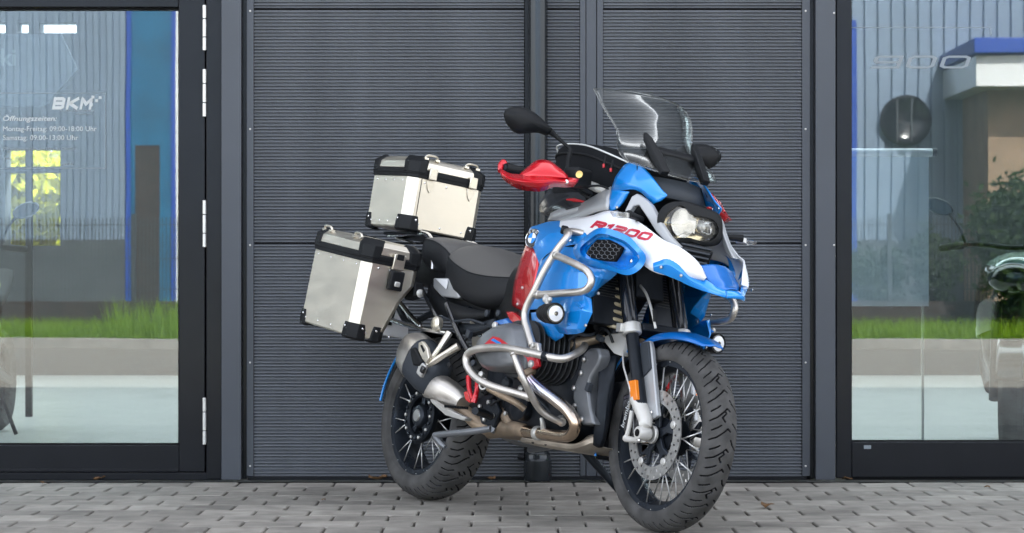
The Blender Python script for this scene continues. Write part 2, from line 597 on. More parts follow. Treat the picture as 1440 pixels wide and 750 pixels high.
M_['bark'] = mat('bark', (.08, .06, .045), .9, noise=.4, nscale=12, bump=.6, bscale=40)
M_['dry'] = mat('dry_leaf', (.16, .085, .035), .8, noise=.4, nscale=60)
M_['banner'] = mat('banner_cloth', (.80, .83, .88), .7, noise=.05, nscale=2)
M_['board'] = mat('display_board', (.10, .12, .15), .5)
M_['pale_green'] = mat('pale_green_paint', (.36, .52, .40), .2, .2, coat=1)
M_['yellow'] = mat('yellow_plastic', (.6, .5, .03), .4)

def brick_sheet():
    m = mat('pavement_far', (.36, .335, .30), .85)
    nt = m.node_tree
    b = nt.nodes["Principled BSDF"]
    tc = nt.nodes.new("ShaderNodeTexCoord")
    br = nt.nodes.new("ShaderNodeTexBrick")
    br.inputs["Color1"].default_value = (.38, .355, .315, 1)
    br.inputs["Color2"].default_value = (.33, .308, .272, 1)
    br.inputs["Mortar"].default_value = (.15, .14, .125, 1)
    br.inputs["Scale"].default_value = 1
    br.inputs["Brick Width"].default_value = .201
    br.inputs["Row Height"].default_value = .208
    br.inputs["Mortar Size"].default_value = .004
    nt.links.new(tc.outputs["Object"], br.inputs["Vector"])
    nt.links.new(br.outputs[0], b.inputs["Base Color"])
    return m
M_['brick'] = brick_sheet()

def fill_panel():
    m = bpy.data.materials.new('added_milky_sheet')
    m.use_nodes = True
    nt = m.node_tree
    for n in list(nt.nodes):
        if n.type == 'BSDF_PRINCIPLED': nt.nodes.remove(n)
    t = nt.nodes.new("ShaderNodeBsdfTranslucent")
    t.inputs[0].default_value = (.85, .87, .88, 1)
    out = [n for n in nt.nodes if n.type == 'OUTPUT_MATERIAL'][0]
    nt.links.new(t.outputs[0], out.inputs[0])
    return m
M_['added_skylight'] = fill_panel()  # for the ceiling panels added to brighten the showroom floor

# ---- ground
g = G(); bx(-300, 300, -300, 300, -.30, -.03, g)
tag(obj('ground', g, 'ground', smooth=False), kind='structure')
g = G()
g.add([(-60, -8.8, -.004), (60, -8.8, -.004), (60, 6.9, -.004), (-60, 6.9, -.004)], [(0, 1, 2, 3)])
g.add([(-60, 6.9, -.004), (-5.2, 6.9, -.004), (-5.2, 10.74, -.004), (-60, 10.74, -.004)], [(0, 1, 2, 3)])
g.add([(5.2, 6.9, -.004), (60, 6.9, -.004), (60, 10.74, -.004), (5.2, 10.74, -.004)], [(0, 1, 2, 3)])
tag(obj('street_paving', g, 'brick', smooth=False), kind='structure')
g = G(); bx(-5.2, 5.2, 6.9, 10.9, -.12, -.014, g)
pav = tag(obj('pavement', g, 'sand', smooth=False), kind='structure')

PW, PD = .2008, .208
def paver_mesh(name, m):
    g = G()
    w, d = PW / 2 - .0038, PD / 2 - .0018
    c = .0065
    lv = [(-.07, 0, 0), (-c * .8, 0, 0), (-c * .25, c * .35, c * .35), (0, c, c)]
    rings = []
    for z, ix, iy in lv:
        a, b = w - ix, d - iy
        rings.append([(-a, -b, z), (a, -b, z), (a, b, z), (-a, b, z)])
    loft(rings, g)
    me = bpy.data.meshes.new(name)
    me.from_pydata(g.verts().tolist(), [], g.f)
    me.materials.append(M_[m])
    return me
pms = [paver_mesh('paver', k) for k in ('paver', 'paver2', 'paver3', 'paver')]
cells = []
k0 = int((6.9 - 8.627) / PD)
for k in range(k0, 11):
    yc = 8.627 + k * PD
    if yc + PD / 2 > 10.79: continue
    off = .1585 + (PW / 2 if k % 2 else 0)
    for i in range(-27, 27):
        xc = off + (i + .5) * PW
        if abs(xc) > 5.15: continue
        half = 720 * (yc + .1) / 3538.7 + .12
        seen = abs(xc) < half and yc > 8.42
        cells.append((seen, xc, yc))
near = [c for c in cells if c[0]]
near.sort(key=lambda c: c[2])
if len(near) > 299:
    cut = near[299:]
else:
    cut = []
near = near[:299]
for s, x, y in near:
    o = link('paver', random.choice(pms), pav)
    o.location = (x, y, random.uniform(-.0012, .0008))
    o.rotation_euler = (random.gauss(0, .004), random.gauss(0, .003), random.gauss(0, .004) + random.choice((0, math.pi)))
g = G()
for s, x, y in [c for c in cells if not c[0]] + cut:
    w, d, c = PW / 2 - .0032, PD / 2 - .0016, .006
    z = random.uniform(-.0012, .0008)
    loft([[(x - w, y - d, -.07), (x + w, y - d, -.07), (x + w, y + d, -.07), (x - w, y + d, -.07)],
          [(x - w, y - d, z - c), (x + w, y - d, z - c), (x + w, y + d, z - c), (x - w, y + d, z - c)],
          [(x - w + c, y - d + c, z), (x + w - c, y - d + c, z), (x + w - c, y + d - c, z), (x - w + c, y + d - c, z)]], g)
o = obj('paver_field', g, 'paver', pav, smooth=False); o['kind'] = 'stuff'

# ---- showroom facade
bld = empty('showroom_building', (0, 0, 0), 0, 'showroom front of blue-grey ribbed cladding between two glazed bays', 'building')

def corr(px0, px1, z0, z1, y=WY):
    pitch, amp = .01423, .0064
    n = int(round((z1 - z0) / pitch)) * 8
    zz = np.linspace(z0, z1, n + 1)
    ph = ((zz - z0) / pitch) % 1.0
    # rounded ridge with a narrower valley
    h = amp * np.sign(np.cos(2 * np.pi * ph)) * np.abs(np.cos(2 * np.pi * ph)) ** .7
    g = G()
    x0, x1 = wx(px0), wx(px1)
    v = []
    for z, d in zip(zz, h):
        v += [(x0, y - d, z), (x1, y - d, z)]
    f = [(2 * i, 2 * i + 1, 2 * i + 3, 2 * i + 2) for i in range(n)]
    g.add(v, f)
    return g
zj1, zj2 = wz(342), wz(13)
for a, b in ((357.5, 737), (770, 815), (848.5, 1127)):
    for z0, z1 in ((.018, zj1 - .004), (zj1 + .004, zj2 - .004), (zj2 + .004, zj2 + .46)):
        obj('cladding_sheet', corr(a, b, z0, z1), 'clad', bld, sharp=180)
def wbox(name, p0, p1, y0, y1, z0, z1, m, bev=.0015, parent=None):
    return obj(name, bx(wx(p0), wx(p1), y0, y1, z0, z1), m, parent or bld, bevel=bev)
ZT = 2.50
wbox('backing_wall', 348, 1140, WY + .014, WY + .2, 0.0, ZT, 'gap', 0)
wbox('base_flashing', 349, 1134, WY - .010, WY + .012, .001, .016, 'frame')
# flat cover strip between the sheets: three folds
for a, b, d in ((815.6, 823.4, .007), (824.3, 838.6, .004), (839.5, 848, .007)):
    wbox('cover_strip', a, b, WY - d, WY + .013, .017, ZT, 'anth')
# left corner post and its flashings
wbox('post', 313, 340.5, WY - .045, WY + .10, .004, ZT, 'anth')
wbox('flashing', 347, 357, WY - .010, WY + .013, .017, ZT, 'anth')
wbox('flashing', 340.8, 346.6, WY + .004, WY + .10, .004, ZT, 'frame')
wbox('flashing', 1127.6, 1139, WY - .010, WY + .013, .017, ZT, 'anth')
wbox('flashing', 1139.3, 1145, WY + .002, WY + .10, .004, ZT, 'frame')
wbox('post', 1145.4, 1173, WY - .045, WY + .10, .004, ZT, 'anth')
g = G()
for px in (352, 1132.5):
    for zz in (.06, wz(510), wz(345), wz(182), wz(16)):
        lathe([(.0045, 0), (.0045, .002), (.002, .0035)], (wx(px), WY - .010, zz), (0, -1, 0), 8, g)
for px in (1171,):
    for zz in (wz(20), wz(345)):
        lathe([(.0045, 0), (.0045, .002), (.002, .0035)], (wx(px), WY - .045, zz), (0, -1, 0), 8, g)
o = obj('screw', g, 'cast', bld); o['kind'] = 'stuff'

# ---- downpipe with base shoe
dp = empty('downpipe', (wx(756), WY - .06, 0), 0, 'round grey downpipe running down the cladding behind the motorcycle', 'downpipe')
g = G(); lathe([(.0405, .07), (.0405, 2.6)], (0, 0, 0), (0, 0, 1), 40, g)
obj('pipe', g, 'zinc', dp)
g = G(); lathe([(.058, .003), (.060, .012), (.060, .088), (.055, .094), (.0525, .098), (.0525, .118), (.048, .124), (.0412, .126)], (0, 0, 0), (0, 0, 1), 40, g)
obj('base_shoe', g, 'zinc', dp)
for zz in (.62,):
    g = G(); lathe([(.0412, -.012), (.0455, -.012), (.0455, .012), (.0412, .012)], (0, 0, zz), (0, 0, 1), 32, g, closed=True)
    bx(-.012, .012, .04, .062, zz - .008, zz + .008, g)
    obj('bracket', g, 'frame', dp)
g = G(); cyl((-.085, -.01, .105), (-.058, -.01, .100), .011, 12, g)
obj('cleaning_cap', g, 'frame', dp)
wbox('pipe_recess', 738.2, 769.2, WY + .002, WY + .013, .017, ZT, 'frame', 0)

# ---- glazed bays
GY = WY + .035
def frame_bay(name, p0, p1, pt, pb, stile0, stile1, top, bottom, y0, y1):
    pass
# left door leaf
door = obj('door', bx(wx(252), wx(289), WY - .015, WY + .06, .035, 2.34), 'frame', bld, bevel=.004)
g = G(); bx(wx(-230), wx(252), WY - .015, WY + .06, .035, wz(626), g)
bx(wx(-230), wx(252), WY - .022, WY - .015, .035, .050, g)
obj('bottom_rail', g, 'frame', door, bevel=.003)
obj('top_rail', bx(wx(-230), wx(252), WY - .014, WY + .06, wz(11), 2.34), 'frame', door, bevel=.004)
g = G()
for a, b, c, d in ((-230, 252, 11.5, 13.5), (-230, 252, 624, 626)):
    bx(wx(a), wx(b), WY + .006, WY + .05, wz(d), wz(c), g)
bx(wx(250.3), wx(252), WY + .006, WY + .05, wz(624), wz(13.5), g)
obj('gasket', g, 'gap', door)
o = obj('pane', bx(wx(-230), wx(251.5), GY, GY + .006, wz(625), wz(12)), 'glass', door, smooth=False)
lpane = o
for a, b in ((8, 72), (98, 165), (282, 348), (559, 625)):
    g = G()
    z0, z1 = wz(b), wz(a)
    for i in range(3):
        c0 = z0 + (z1 - z0) * (0, .30, .70)[i]; c1 = z0 + (z1 - z0) * (.29, .69, 1)[i]
        lathe([(.0065, 0), (.0085, .002), (.0085, c1 - c0 - .002), (.0065, c1 - c0)], (wx(288.5), WY - .024, c0), (0, 0, 1), 16, g)
    obj('hinge', g, 'hinge', door)
wbox('door_seal', 287.5, 293, WY + .02, WY + .075, .036, 2.39, 'gap', 0)
wbox('door_frame', 291, 312.6, WY - .022, WY + .08, .006, 2.4, 'frame', .003)
wbox('door_threshold', -230, 312.5, WY - .020, WY + .08, .001, .033, 'frame', .003)
# right shop window
win = obj('shop_window', bx(wx(1175), wx(1197), WY - .020, WY + .07, .010, 2.4), 'frame', bld, bevel=.004)
obj('bottom_rail', bx(wx(1197), wx(1700), WY - .018, WY + .07, .012, wz(621.5)), 'frame', win, bevel=.004)
obj('threshold', bx(wx(1190), wx(1700), WY - .008, WY + .07, .001, .011), 'gap', win)
g = G(); bx(wx(1197), wx(1699), WY + .008, WY + .05, wz(621.5), wz(619.8), g); bx(wx(1197), wx(1198.4), WY + .008, WY + .05, wz(619.8), 2.38, g)
obj('gasket', g, 'gap', win)
rpane = obj('pane', bx(wx(1197.5), wx(1690), GY, GY + .006, wz(620), 2.38), 'glass', win, smooth=False)
g = G(); bx(wx(1214), wx(1224), WY - .0195, WY - .0178, wz(631), wz(626), g)
obj('maker_plate', g, 'faint', win)
# structure above and beside
g = G()
bx(-14, 14, WY + .09, WY + .4, 2.42, 7.9, g)
bx(-14, wx(-231), WY + .02, WY + .4, 0, 2.42, g)
bx(wx(1701), 14, WY + .02, WY + .4, 0, 2.42, g)
obj('upper_wall', g, 'anth', bld)
g = G(); bx(wx(-230), wx(312), WY - .03, WY + .088, 2.401, 2.56, g); bx(wx(1175), wx(1700), WY - .03, WY + .088, 2.401, 2.56, g)
obj('lintel', g, 'frame', bld, bevel=.003)

# lettering on the glass
def wall_text(name, s, px, py, h, mat_, parent, y, width=None, shear=0, bold=0, mirror=False):
    v, f = text_mesh(s, 1.0, shear, bold)
    cap = .70
    sc = (h / WS) / cap
    v = v * sc
    w = v[:, 0].max() - v[:, 0].min()
    v[:, 0] -= v[:, 0].min()
    if width:
        v[:, 0] *= (width / WS) / w
    p = np.stack([wx(px) + v[:, 0], np.full(len(v), y), wz(py) + v[:, 1]], 1)
    g = G().add(p, f)
    return obj(name, g, mat_, parent, smooth=False)
LY = GY - .0015
def stroke_wall(name, s, px, py, h, w, m, parent, shear, th):
    v, f = stroke_text(s, shear, th)
    v[:, 0] -= v[:, 0].min()
    v[:, 0] *= (w / WS) / v[:, 0].max(); v[:, 1] *= h / WS
    p = np.stack([wx(px) + v[:, 0], LY - v[:, 2], wz(py) + v[:, 1]], 1)
    return obj(name, G().add(p, f), m, parent, smooth=False)
stroke_wall('logo_lettering', 'BKM', 71, 153.5, 17.5, 58, 'letter', lpane, .25, .27)
g = G()
for a, b, w_, h_ in ((127, 138, 4, 4), (132, 143, 4, 4), (137, 138.5, 4, 3.6), (124, 149, 4.5, 4.5)):
    bx(wx(a), wx(a + w_), LY - .0004, LY + .0004, wz(b), wz(b - h_), g)
obj('logo_mark', g, 'letter', lpane, smooth=False)
wall_text('lettering', 'MOTORRADCENTER', 82, 156.5, 2.6, 'faint', lpane, LY, 49, .2)
wall_text('lettering', 'CHEMNITZ', 103, 161, 2.4, 'faint', lpane, LY, 26, .2)
wall_text('lettering', 'Öffnungszeiten:', 2, 169.5, 7.0, 'letter', lpane, LY, 76, .2, .012)
wall_text('lettering', 'Montag-Freitag: 09:00-18:00 Uhr', 2, 184, 7.0, 'letter', lpane, LY, 132, 0)
wall_text('lettering', 'Samstag: 09:00-13:00 Uhr', 2, 196.5, 7.0, 'letter', lpane, LY, 106, 0)
wall_text('lettering', 'Öffnungszeiten gültig von März bis Oktober!', 2, 210.5, 4.0, 'faint', lpane, LY, 104, 0)
wall_text('lettering', 'Tel.: 0371', 2, 224, 3.6, 'faint', lpane, LY, 30, 0)
wall_text('lettering', 'nitz.de', 84, 232, 3.8, 'faint', lpane, LY, 17, 0)
g = G()
for a, b, c, d in ((-40, 147, 130, 130.7), (-40, 147, 236, 236.7), (146.3, 147, 130.7, 236)):
    bx(wx(a), wx(b), LY - .0003, LY + .0003, wz(d), wz(c), g)
obj('border_line', g, 'faint', lpane, smooth=False)
stroke_wall('lettering', '900', 1226, 95.5, 18, 142, 'faint', rpane, .2, .16)
g = G()
for a, b, c, d in ((1197, 1396, 37.5, 38.4), (1395, 1396, 38.4, 48)):
    bx(wx(a), wx(b), LY - .0003, LY + .0003, wz(d), wz(c), g)
obj('border_line', g, 'faint', rpane, smooth=False)

# ---- showroom interior shell
def wall_cells(x0, x1, z0, z1, y0, y1, holes):
    xs = sorted({x0, x1, *[h[0] for h in holes], *[h[1] for h in holes]})
    zs = sorted({z0, z1, *[h[2] for h in holes], *[h[3] for h in holes]})
    g = G()
    for i in range(len(xs) - 1):
        for j in range(len(zs) - 1):
            cx, cz = (xs[i] + xs[i + 1]) / 2, (zs[j] + zs[j + 1]) / 2
            if any(h[0] < cx < h[1] and h[2] < cz < h[3] for h in holes): continue
            bx(xs[i], xs[i + 1], y0, y1, zs[j], zs[j + 1], g)
    return g
g = G(); bx(-14, 14, WY + .082, 22.3, -.02, .004, g)
tag(obj('showroom_floor', g, 'floor_in', smooth=False), kind='structure')
BW = 22.0
holes = [(-4.43, -3.95, 1.14, 1.78), (-4.43, -3.95, 1.83, 1.98), (-4.60, -4.43, 3.00, 3.09), (-4.33, -4.23, 3.00, 3.09), (-4.135, -3.81, 3.00, 3.09)]
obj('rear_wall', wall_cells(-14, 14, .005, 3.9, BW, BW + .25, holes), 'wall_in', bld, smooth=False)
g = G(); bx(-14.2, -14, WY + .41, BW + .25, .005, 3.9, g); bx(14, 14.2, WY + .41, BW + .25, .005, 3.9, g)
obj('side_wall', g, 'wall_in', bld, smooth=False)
g = G()
ys = [WY + .41, 12.2, 14.2, 16.2, 18.2, 20.0, 21.4, BW + .25]
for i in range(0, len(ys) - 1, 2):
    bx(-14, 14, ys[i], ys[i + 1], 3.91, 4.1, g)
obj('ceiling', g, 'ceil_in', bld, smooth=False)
for i in range(1, len(ys) - 1, 2):
    obj('added_skylight', bx(-14, 14, ys[i] + .002, ys[i + 1] - .002, 3.98, 3.99), 'added_skylight', bld, smooth=False)  # unseen panels, added so that sun reaches the interior floor

# ---- things inside the showroom
def px_at(px, Y): return (px - 720) * Y / 3538.7
def pz_at(py, Y): return CAM_H + (389.2 - py) * Y / 3538.7
Y = 15.5
bo = empty('display_board', (px_at(20, Y), Y, .004), 0, 'dark slant-cornered display board with pale letters ki behind the glass door', 'display board')
pts = [(-80, 48), (86, 48), (109, 98), (62, 150), (-80, 150)]
o0 = np.array(bo.location)
g = slab([np.array((px_at(a, Y), Y, pz_at(b, Y))) - o0 for a, b in pts], (0, .04, 0))
obj('panel', g, 'board', bo)
g = G()
for a in (-60, 40):
    bx(px_at(a, Y) - .02 - o0[0], px_at(a, Y) + .02 - o0[0], .0, .04, 0, pz_at(149, Y) - .004, g)
obj('stand', g, 'frame', bo)
v, f = text_mesh('ki', 1, 0, .02)
v *= (24 * Y / 3538.7) / .72
p = np.stack([px_at(0, Y) + v[:, 0] - o0[0], np.full(len(v), -.002), pz_at(92, Y) + v[:, 1] - o0[2]], 1)
obj('lettering', G().add(p, f), 'faint', bo, smooth=False)

Y = 12.4
bn = empty('banner_stand', (px_at(1250, Y), Y, .004), 0, 'pale roll-up banner with a white top rail inside the shop window', 'banner')
o0 = np.array(bn.location)
g = G(); cyl((px_at(1150, Y) - o0[0], 0, pz_at(216, Y)), (px_at(1311, Y) - o0[0], 0, pz_at(216, Y)), .021, 20, g)
obj('top_rail', g, 'white', bn)
g = G(); cyl((px_at(1311, Y) - o0[0], 0, pz_at(216, Y)), (px_at(1318, Y) - o0[0], 0, pz_at(216, Y)), .022, 20, g)
obj('end_cap', g, 'frame', bn)
g = G(); bx(px_at(1152, Y) - o0[0], px_at(1306, Y) - o0[0], .001, .004, pz_at(432, Y), pz_at(220, Y), g)
obj('banner_sheet', g, 'banner', bn, smooth=False)
g = G(); bx(px_at(1150, Y) - o0[0], px_at(1310, Y) - o0[0], -.08, .08, .0, .06, g)
obj('base', g, 'cast', bn, bevel=.01)
for a in (1160, 1298):
    obj('leg', cyl((px_at(a, Y) - o0[0], .012, .05), (px_at(a, Y) - o0[0], .012, pz_at(218, Y)), .007, 10), 'cast', bn)
def show_bike(name, loc, rz, label, body, screen=True):
    DK = {} if screen else {'disc': 'rim', 'lens': 'gloss_black', 'steel': 'black_metal'}
    dk = lambda m: DK.get(m, m)
    """showroom motorcycle: heading +x in its own frame"""
    b = empty(name, loc, rz, label, 'motorcycle')
    for x, r, nm in ((1.43, .30, 'front_wheel'), (0, .31, 'rear_wheel')):
        w = .06 if x else .09
        g = lathe([(r - .09, -w * .7), (r - .04, -w), (r - .008, -w * .6), (r, 0), (r - .008, w * .6), (r - .04, w), (r - .09, w * .7)], (x, 0, r), (0, 1, 0), 40, closed=True)
        wh = obj(nm, g, 'rubber', b)
        g = lathe([(r - .10, -.03), (r - .085, -.035), (r - .085, .035), (r - .10, .03)], (x, 0, r), (0, 1, 0), 36, closed=True)
        for i in range(5):
            t = 2 * math.pi * i / 5
            box((x + math.cos(t) * (r - .1) / 2, 0, r + math.sin(t) * (r - .1) / 2), (r - .1, .03, .035), [[math.cos(t), 0, -math.sin(t)], [0, 1, 0], [math.sin(t), 0, math.cos(t)]], g)
        obj('rim', g, 'rim', wh)
    for s in (-1, 1):
        obj('fork', tube([(1.43, .09 * s, .30), (1.13, .09 * s, .95)], [.03, .026], 12, 1), 'black_metal', b)
        obj('brake_disc', lathe([(.09, -.002), (.15, -.002), (.15, .002), (.09, .002)], (1.43, .062 * s, .30), (0, 1, 0), 32, closed=True), dk('disc'), b)
    g = G()
    rings = []
    for x, w, z0, z1 in ((.35, .10, .45, .80), (.55, .17, .32, .84), (.8, .20, .28, .96), (1.0, .18, .34, 1.0), (1.12, .12, .52, .98)):
        rings.append([(x, w * math.cos(t), (z0 + z1) / 2 + (z1 - z0) / 2 * math.sin(t)) for t in np.linspace(0, 2 * math.pi, 16, endpoint=False)])
    loft(rings, g); obj('engine_block', g, 'black_metal', b, sharp=50)
    g = G(); rings = []
    for x, w, z0, z1 in ((.42, .08, .78, .86), (.6, .17, .78, .98), (.85, .19, .8, 1.06), (1.02, .12, .84, 1.02)):
        rings.append([(x, w * math.cos(t), (z0 + z1) / 2 + (z1 - z0) / 2 * math.sin(t)) for t in np.linspace(0, 2 * math.pi, 18, endpoint=False)])
    loft(rings, g); obj('fuel_tank', g, body, b, sharp=60)
    for s in (-1, 1):
        rows = [[(1.30, .06 * s, .98), (1.1, .17 * s, .98), (.86, .20 * s, .88)], [(1.38, .07 * s, .86), (1.12, .20 * s, .82), (.88, .23 * s, .74)], [(1.26, .10 * s, .66), (1.06, .20 * s, .62), (.9, .21 * s, .6)]]
        obj('side_fairing', skin(rows, 4), 'gloss_black', b, solid=.006)
    g = skin([[(1.33, -.15, .98), (1.38, 0, 1.0), (1.33, .15, .98)], [(1.24, -.16, 1.14), (1.30, 0, 1.16), (1.24, .16, 1.14)], [(1.10, -.13, 1.30), (1.15, 0, 1.33), (1.10, .13, 1.30)]], 4)
    if screen: obj('windscreen', g, 'screen', b, solid=.003)
    g = G(); ball((1.38, 0, .92), (.09, .13, .08), 16, g); obj('headlight', g, dk('lens'), b)
    g = tube([(1.0, -.38, 1.08), (1.06, -.2, 1.10), (1.1, 0, 1.08), (1.06, .2, 1.10), (1.0, .38, 1.08)], .013, 10, 4)
    obj('handlebar', g, 'black_metal', b)
    for s in (-1, 1):
        obj('grip', cyl((1.03, .27 * s, 1.095), (.99, .40 * s, 1.08), .019, 12), 'plastic', b)
        m_ = obj('mirror', loft([[(1.02 + .03 * q, s * (.40 + .075 * math.cos(t)), 1.30 + .045 * math.sin(t) + .02 * math.cos(t)) for t in np.linspace(0, 2 * math.pi, 16, endpoint=False)] for q in (0, 1)]), 'gloss_black', b, bevel=.008)
        obj('mirror_stalk', tube([(1.04, .26 * s, 1.10), (1.05, .30 * s, 1.2), (1.04, .36 * s, 1.28)], .008, 8, 4), 'black_metal', m_)
    g = G(); rings = []
    for x, w, z0, z1 in ((-.35, .06, .93, .98), (-.1, .10, .82, .93), (.2, .13, .74, .86), (.45, .11, .76, .86)):
        rings.append([(x, w * math.cos(t), (z0 + z1) / 2 + (z1 - z0) / 2 * math.sin(t)) for t in np.linspace(0, 2 * math.pi, 14, endpoint=False)])
    loft(rings, g); obj('seat', g, 'seat', b, sharp=60)
    obj('swingarm', tube([(0, .10, .31), (.5, .08, .42)], [.03, .04], 10, 1), 'black_metal', b)
    obj('muffler', tube([(.45, -.16, .32), (.1, -.19, .42), (-.15, -.2, .50)], [.04, .06, .055], 14, 3), dk('steel'), b)
    g = skin([[(1.10 + .34 * 1.08 * math.cos(t) * 0 + 1.43 - 1.10 + .325 * math.cos(t), y, .30 + .325 * math.sin(t)) for y in (-.07, -.03, .03, .07)] for t in np.linspace(R(20), R(140), 7)], 2)
    obj('front_mudguard', g, 'gloss_black', b, solid=.004)
    obj('stand', tube([(.55, .14, .30), (.50, .24, .004 + .01)], .012, 8, 1), 'black_metal', b)
    return b
b1_ = show_bike('showroom_motorcycle', (2.70, 13.25, .004), R(256), 'black showroom motorcycle with pale green panels behind the right shop window', 'pale_green', False)
b2_ = show_bike('showroom_motorcycle', (-2.90, 14.05, .004), R(-90), 'dark showroom motorcycle with yellow tank at the left edge behind the door glass', 'yellow')
for b_ in (b1_, b2_):
    b_.scale = (.93, .93, .93)

# ---- across the street (seen mirrored in the panes)
GB = WY + .035
def mir(px, py, D):           # where a thing mirrored at this depth really stands
    return (px - 720) * D / 3538.7, 2 * GB - D, CAM_H + (389.2 - py) * D / 3538.7
wh = empty('warehouse', (0, -23, 0), 0, 'pale corrugated warehouse across the street with a blue gate', 'warehouse')
g = G()
n = 170
xs = np.linspace(-20, 20, n + 1)
v = []; f = []
for i in range(n):
    a, b = xs[i], xs[i + 1]; w_ = b - a
    for x, d in ((a, 0), (a + w_ * .45, 0), (a + w_ * .55, .07), (a + w_ * .95, .07)):
        v += [(x, d, .0), (x, d, 8.5)]
m_ = len(v) // 2
f = [(2 * i, 2 * i + 2, 2 * i + 3, 2 * i + 1) for i in range(m_ - 1)]
g.add(v, f)
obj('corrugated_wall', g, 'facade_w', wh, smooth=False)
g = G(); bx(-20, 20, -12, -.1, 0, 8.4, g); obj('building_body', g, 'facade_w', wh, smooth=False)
bx_ = lambda a, b, c, d, D=44.5: (mir(a, 0, D)[0], mir(b, 0, D)[0], mir(0, d, D)[2], mir(0, c, D)[2])
x0, x1, z0, z1 = bx_(183, 247, 10, 331)
ga = obj('gate', bx(x0, x1, .06, .14, .1, z1), 'facade_blue', wh, bevel=.01)
g = G(); bx(x0 + .12, x1 - .25, .141, .16, .1, mir(0, 205, 44.5)[2], g); obj('doorway', g, 'dark_open', ga, smooth=False)
for q in (.0, 1.0):
    xx = x0 + (x1 - x0) * q
    obj('gate_post', bx(xx - .04, xx + .04, .15, .21, .1, z1 + .1), 'blue_trim', ga)
obj('white_strip', bx(x1 + .02, x1 + .12, .07, .20, .1, 8.2), 'white', ga)  # plain white strip along the gate edge
xv, yv, zv = mir(1272, 171, 44.5)
g = lathe([(.46, 0), (.46, .10), (.40, .14), (.36, .10), (.30, .06)], (xv, .08, zv), (0, 1, 0), 36)
ve = obj('round_vent', g, 'gloss_black', wh)
for k in (-.16, .10):
    obj('vent_bar', bx(xv + k - .02, xv + k + .02, .19, .22, zv - .38, zv + .38), 'fence', ve)
x0, x1, z0, z1 = bx_(1372, 1500, 52, 74, 41)
ca = obj('canopy', bx(x0, x1, .06, 3.5, z0, z1), 'blue_trim', wh, bevel=.02)
x0, x1, z0, z1 = bx_(1378, 1500, 76, 120, 41)
obj('canopy_box', bx(x0, x1, .06, 3.3, z0, z1), 'white', ca)
x0, x1, z0, z1 = bx_(1392, 1520, 116, 330, 42)
obj('porch_wall', bx(x0, x1, .06, 2.4, .05, z1 - .03), 'brown_wall', wh)
x0, x1, z0, z1 = bx_(1190, 1203, 30, 330, 44.5)
obj('corner_trim', bx(x0, x1, .06, .2, .1, z1), 'blue_trim', wh)
obj('eaves', bx(-20, 20, -.08, .3, 8.5, 8.8), 'blue_trim', wh)
obj('plinth', bx(-20, 20, .075, .12, 0, 1.52), 'plinth', wh)

YK = -8.8
g = G(); bx(-60, 60, YK - .15, YK, -.02, .12, g)
tag(obj('kerb', g, 'kerb', bevel=.01), 'pale concrete kerb edging the grass across the street', 'kerb')
g = G(); bx(-60, 60, YK - 14.05, YK - .151, -.02, .10, g)
tag(obj('verge', g, 'soil', smooth=False), kind='structure')
N = 26000
bx0 = rng.uniform(-13, 13, N); by0 = rng.uniform(YK - 2.3, YK - .17, N)
hgt = rng.uniform(.10, .30, N)
clump = ((bx0 + 4.4) ** 2 + (by0 - YK + .9) ** 2) < .45
hgt[clump] *= 1.9
an = rng.uniform(0, math.pi, N)
lean = rng.normal(0, .07, (N, 2))
wd = .012
base = np.stack([bx0, by0, np.full(N, .095)], 1)
dv = np.stack([np.cos(an) * wd, np.sin(an) * wd, np.zeros(N)], 1)
tip = base + np.stack([lean[:, 0], lean[:, 1], hgt], 1)
vv = np.stack([base - dv, base + dv, tip], 1).reshape(-1, 3)
me = bpy.data.meshes.new('grass')
me.from_pydata(vv.tolist(), [], [(3 * i, 3 * i + 1, 3 * i + 2) for i in range(N)])
me.materials.append(M_['grass'])
tag(link('grass', me), 'bright green spring grass on the verge mirrored in the glass', 'grass', kind='stuff')
# low timber edging and mesh fence
g = G(); bx(-18, 18, YK - 2.75, YK - 2.65, .10, .55, g)
tag(obj('timber_wall', g, 'dark_open', bevel=.01), 'dark low timber wall behind the grass verge across the street', 'wall')
fe = empty('mesh_fence', (0, YK - 3.0, .1), 0, 'grey wire mesh fence behind the verge across the street', 'fence')
for k in range(-6, 6):
    g = G()
    x0 = k * 2.5
    for i in range(50):
        x = x0 + .03 + i * .05
        bx(x - .0065, x + .0065, -.004, .004, .05, 1.55, g)
    for z in (.2, .6, 1.0, 1.45):
        bx(x0, x0 + 2.5, -.012, -.0045, z, z + .012, g)
    o = obj('fence_panel', g, 'fence', fe, smooth=False)
    obj('fence_post', bx(x0 - .03, x0 + .03, .006, .066, 0, 1.6), 'fence', fe)

def leaf_cloud(name, c, r, n, size, m, parent, seed):
    rg = np.random.default_rng(seed)
    k = max(6, n // 160)
    cen = rg.normal(0, 1, (k, 3)); cen /= np.linalg.norm(cen, axis=1)[:, None]
    cen *= rg.uniform(.25, 1, (k, 1)) * np.array(r)
    idx = rg.integers(0, k, n)
    p = cen[idx] + rg.normal(0, .22, (n, 3)) * np.array(r) + np.array(c)
    a = rg.normal(0, 1, (n, 3)); a /= np.linalg.norm(a, axis=1)[:, None]
    b = np.cross(a, rg.normal(0, 1, (n, 3))); b /= np.linalg.norm(b, axis=1)[:, None]
    s = size * rg.uniform(.6, 1.3, (n, 1))
    vv = np.stack([p - a * s, p + b * s * .5, p + a * s, p - b * s * .5], 1).reshape(-1, 3)
    me = bpy.data.meshes.new(name)
    me.from_pydata(vv.tolist(), [], [(4 * i, 4 * i + 1, 4 * i + 2, 4 * i + 3) for i in range(n)])
    me.materials.append(M_[m])
    return link(name, me, parent)
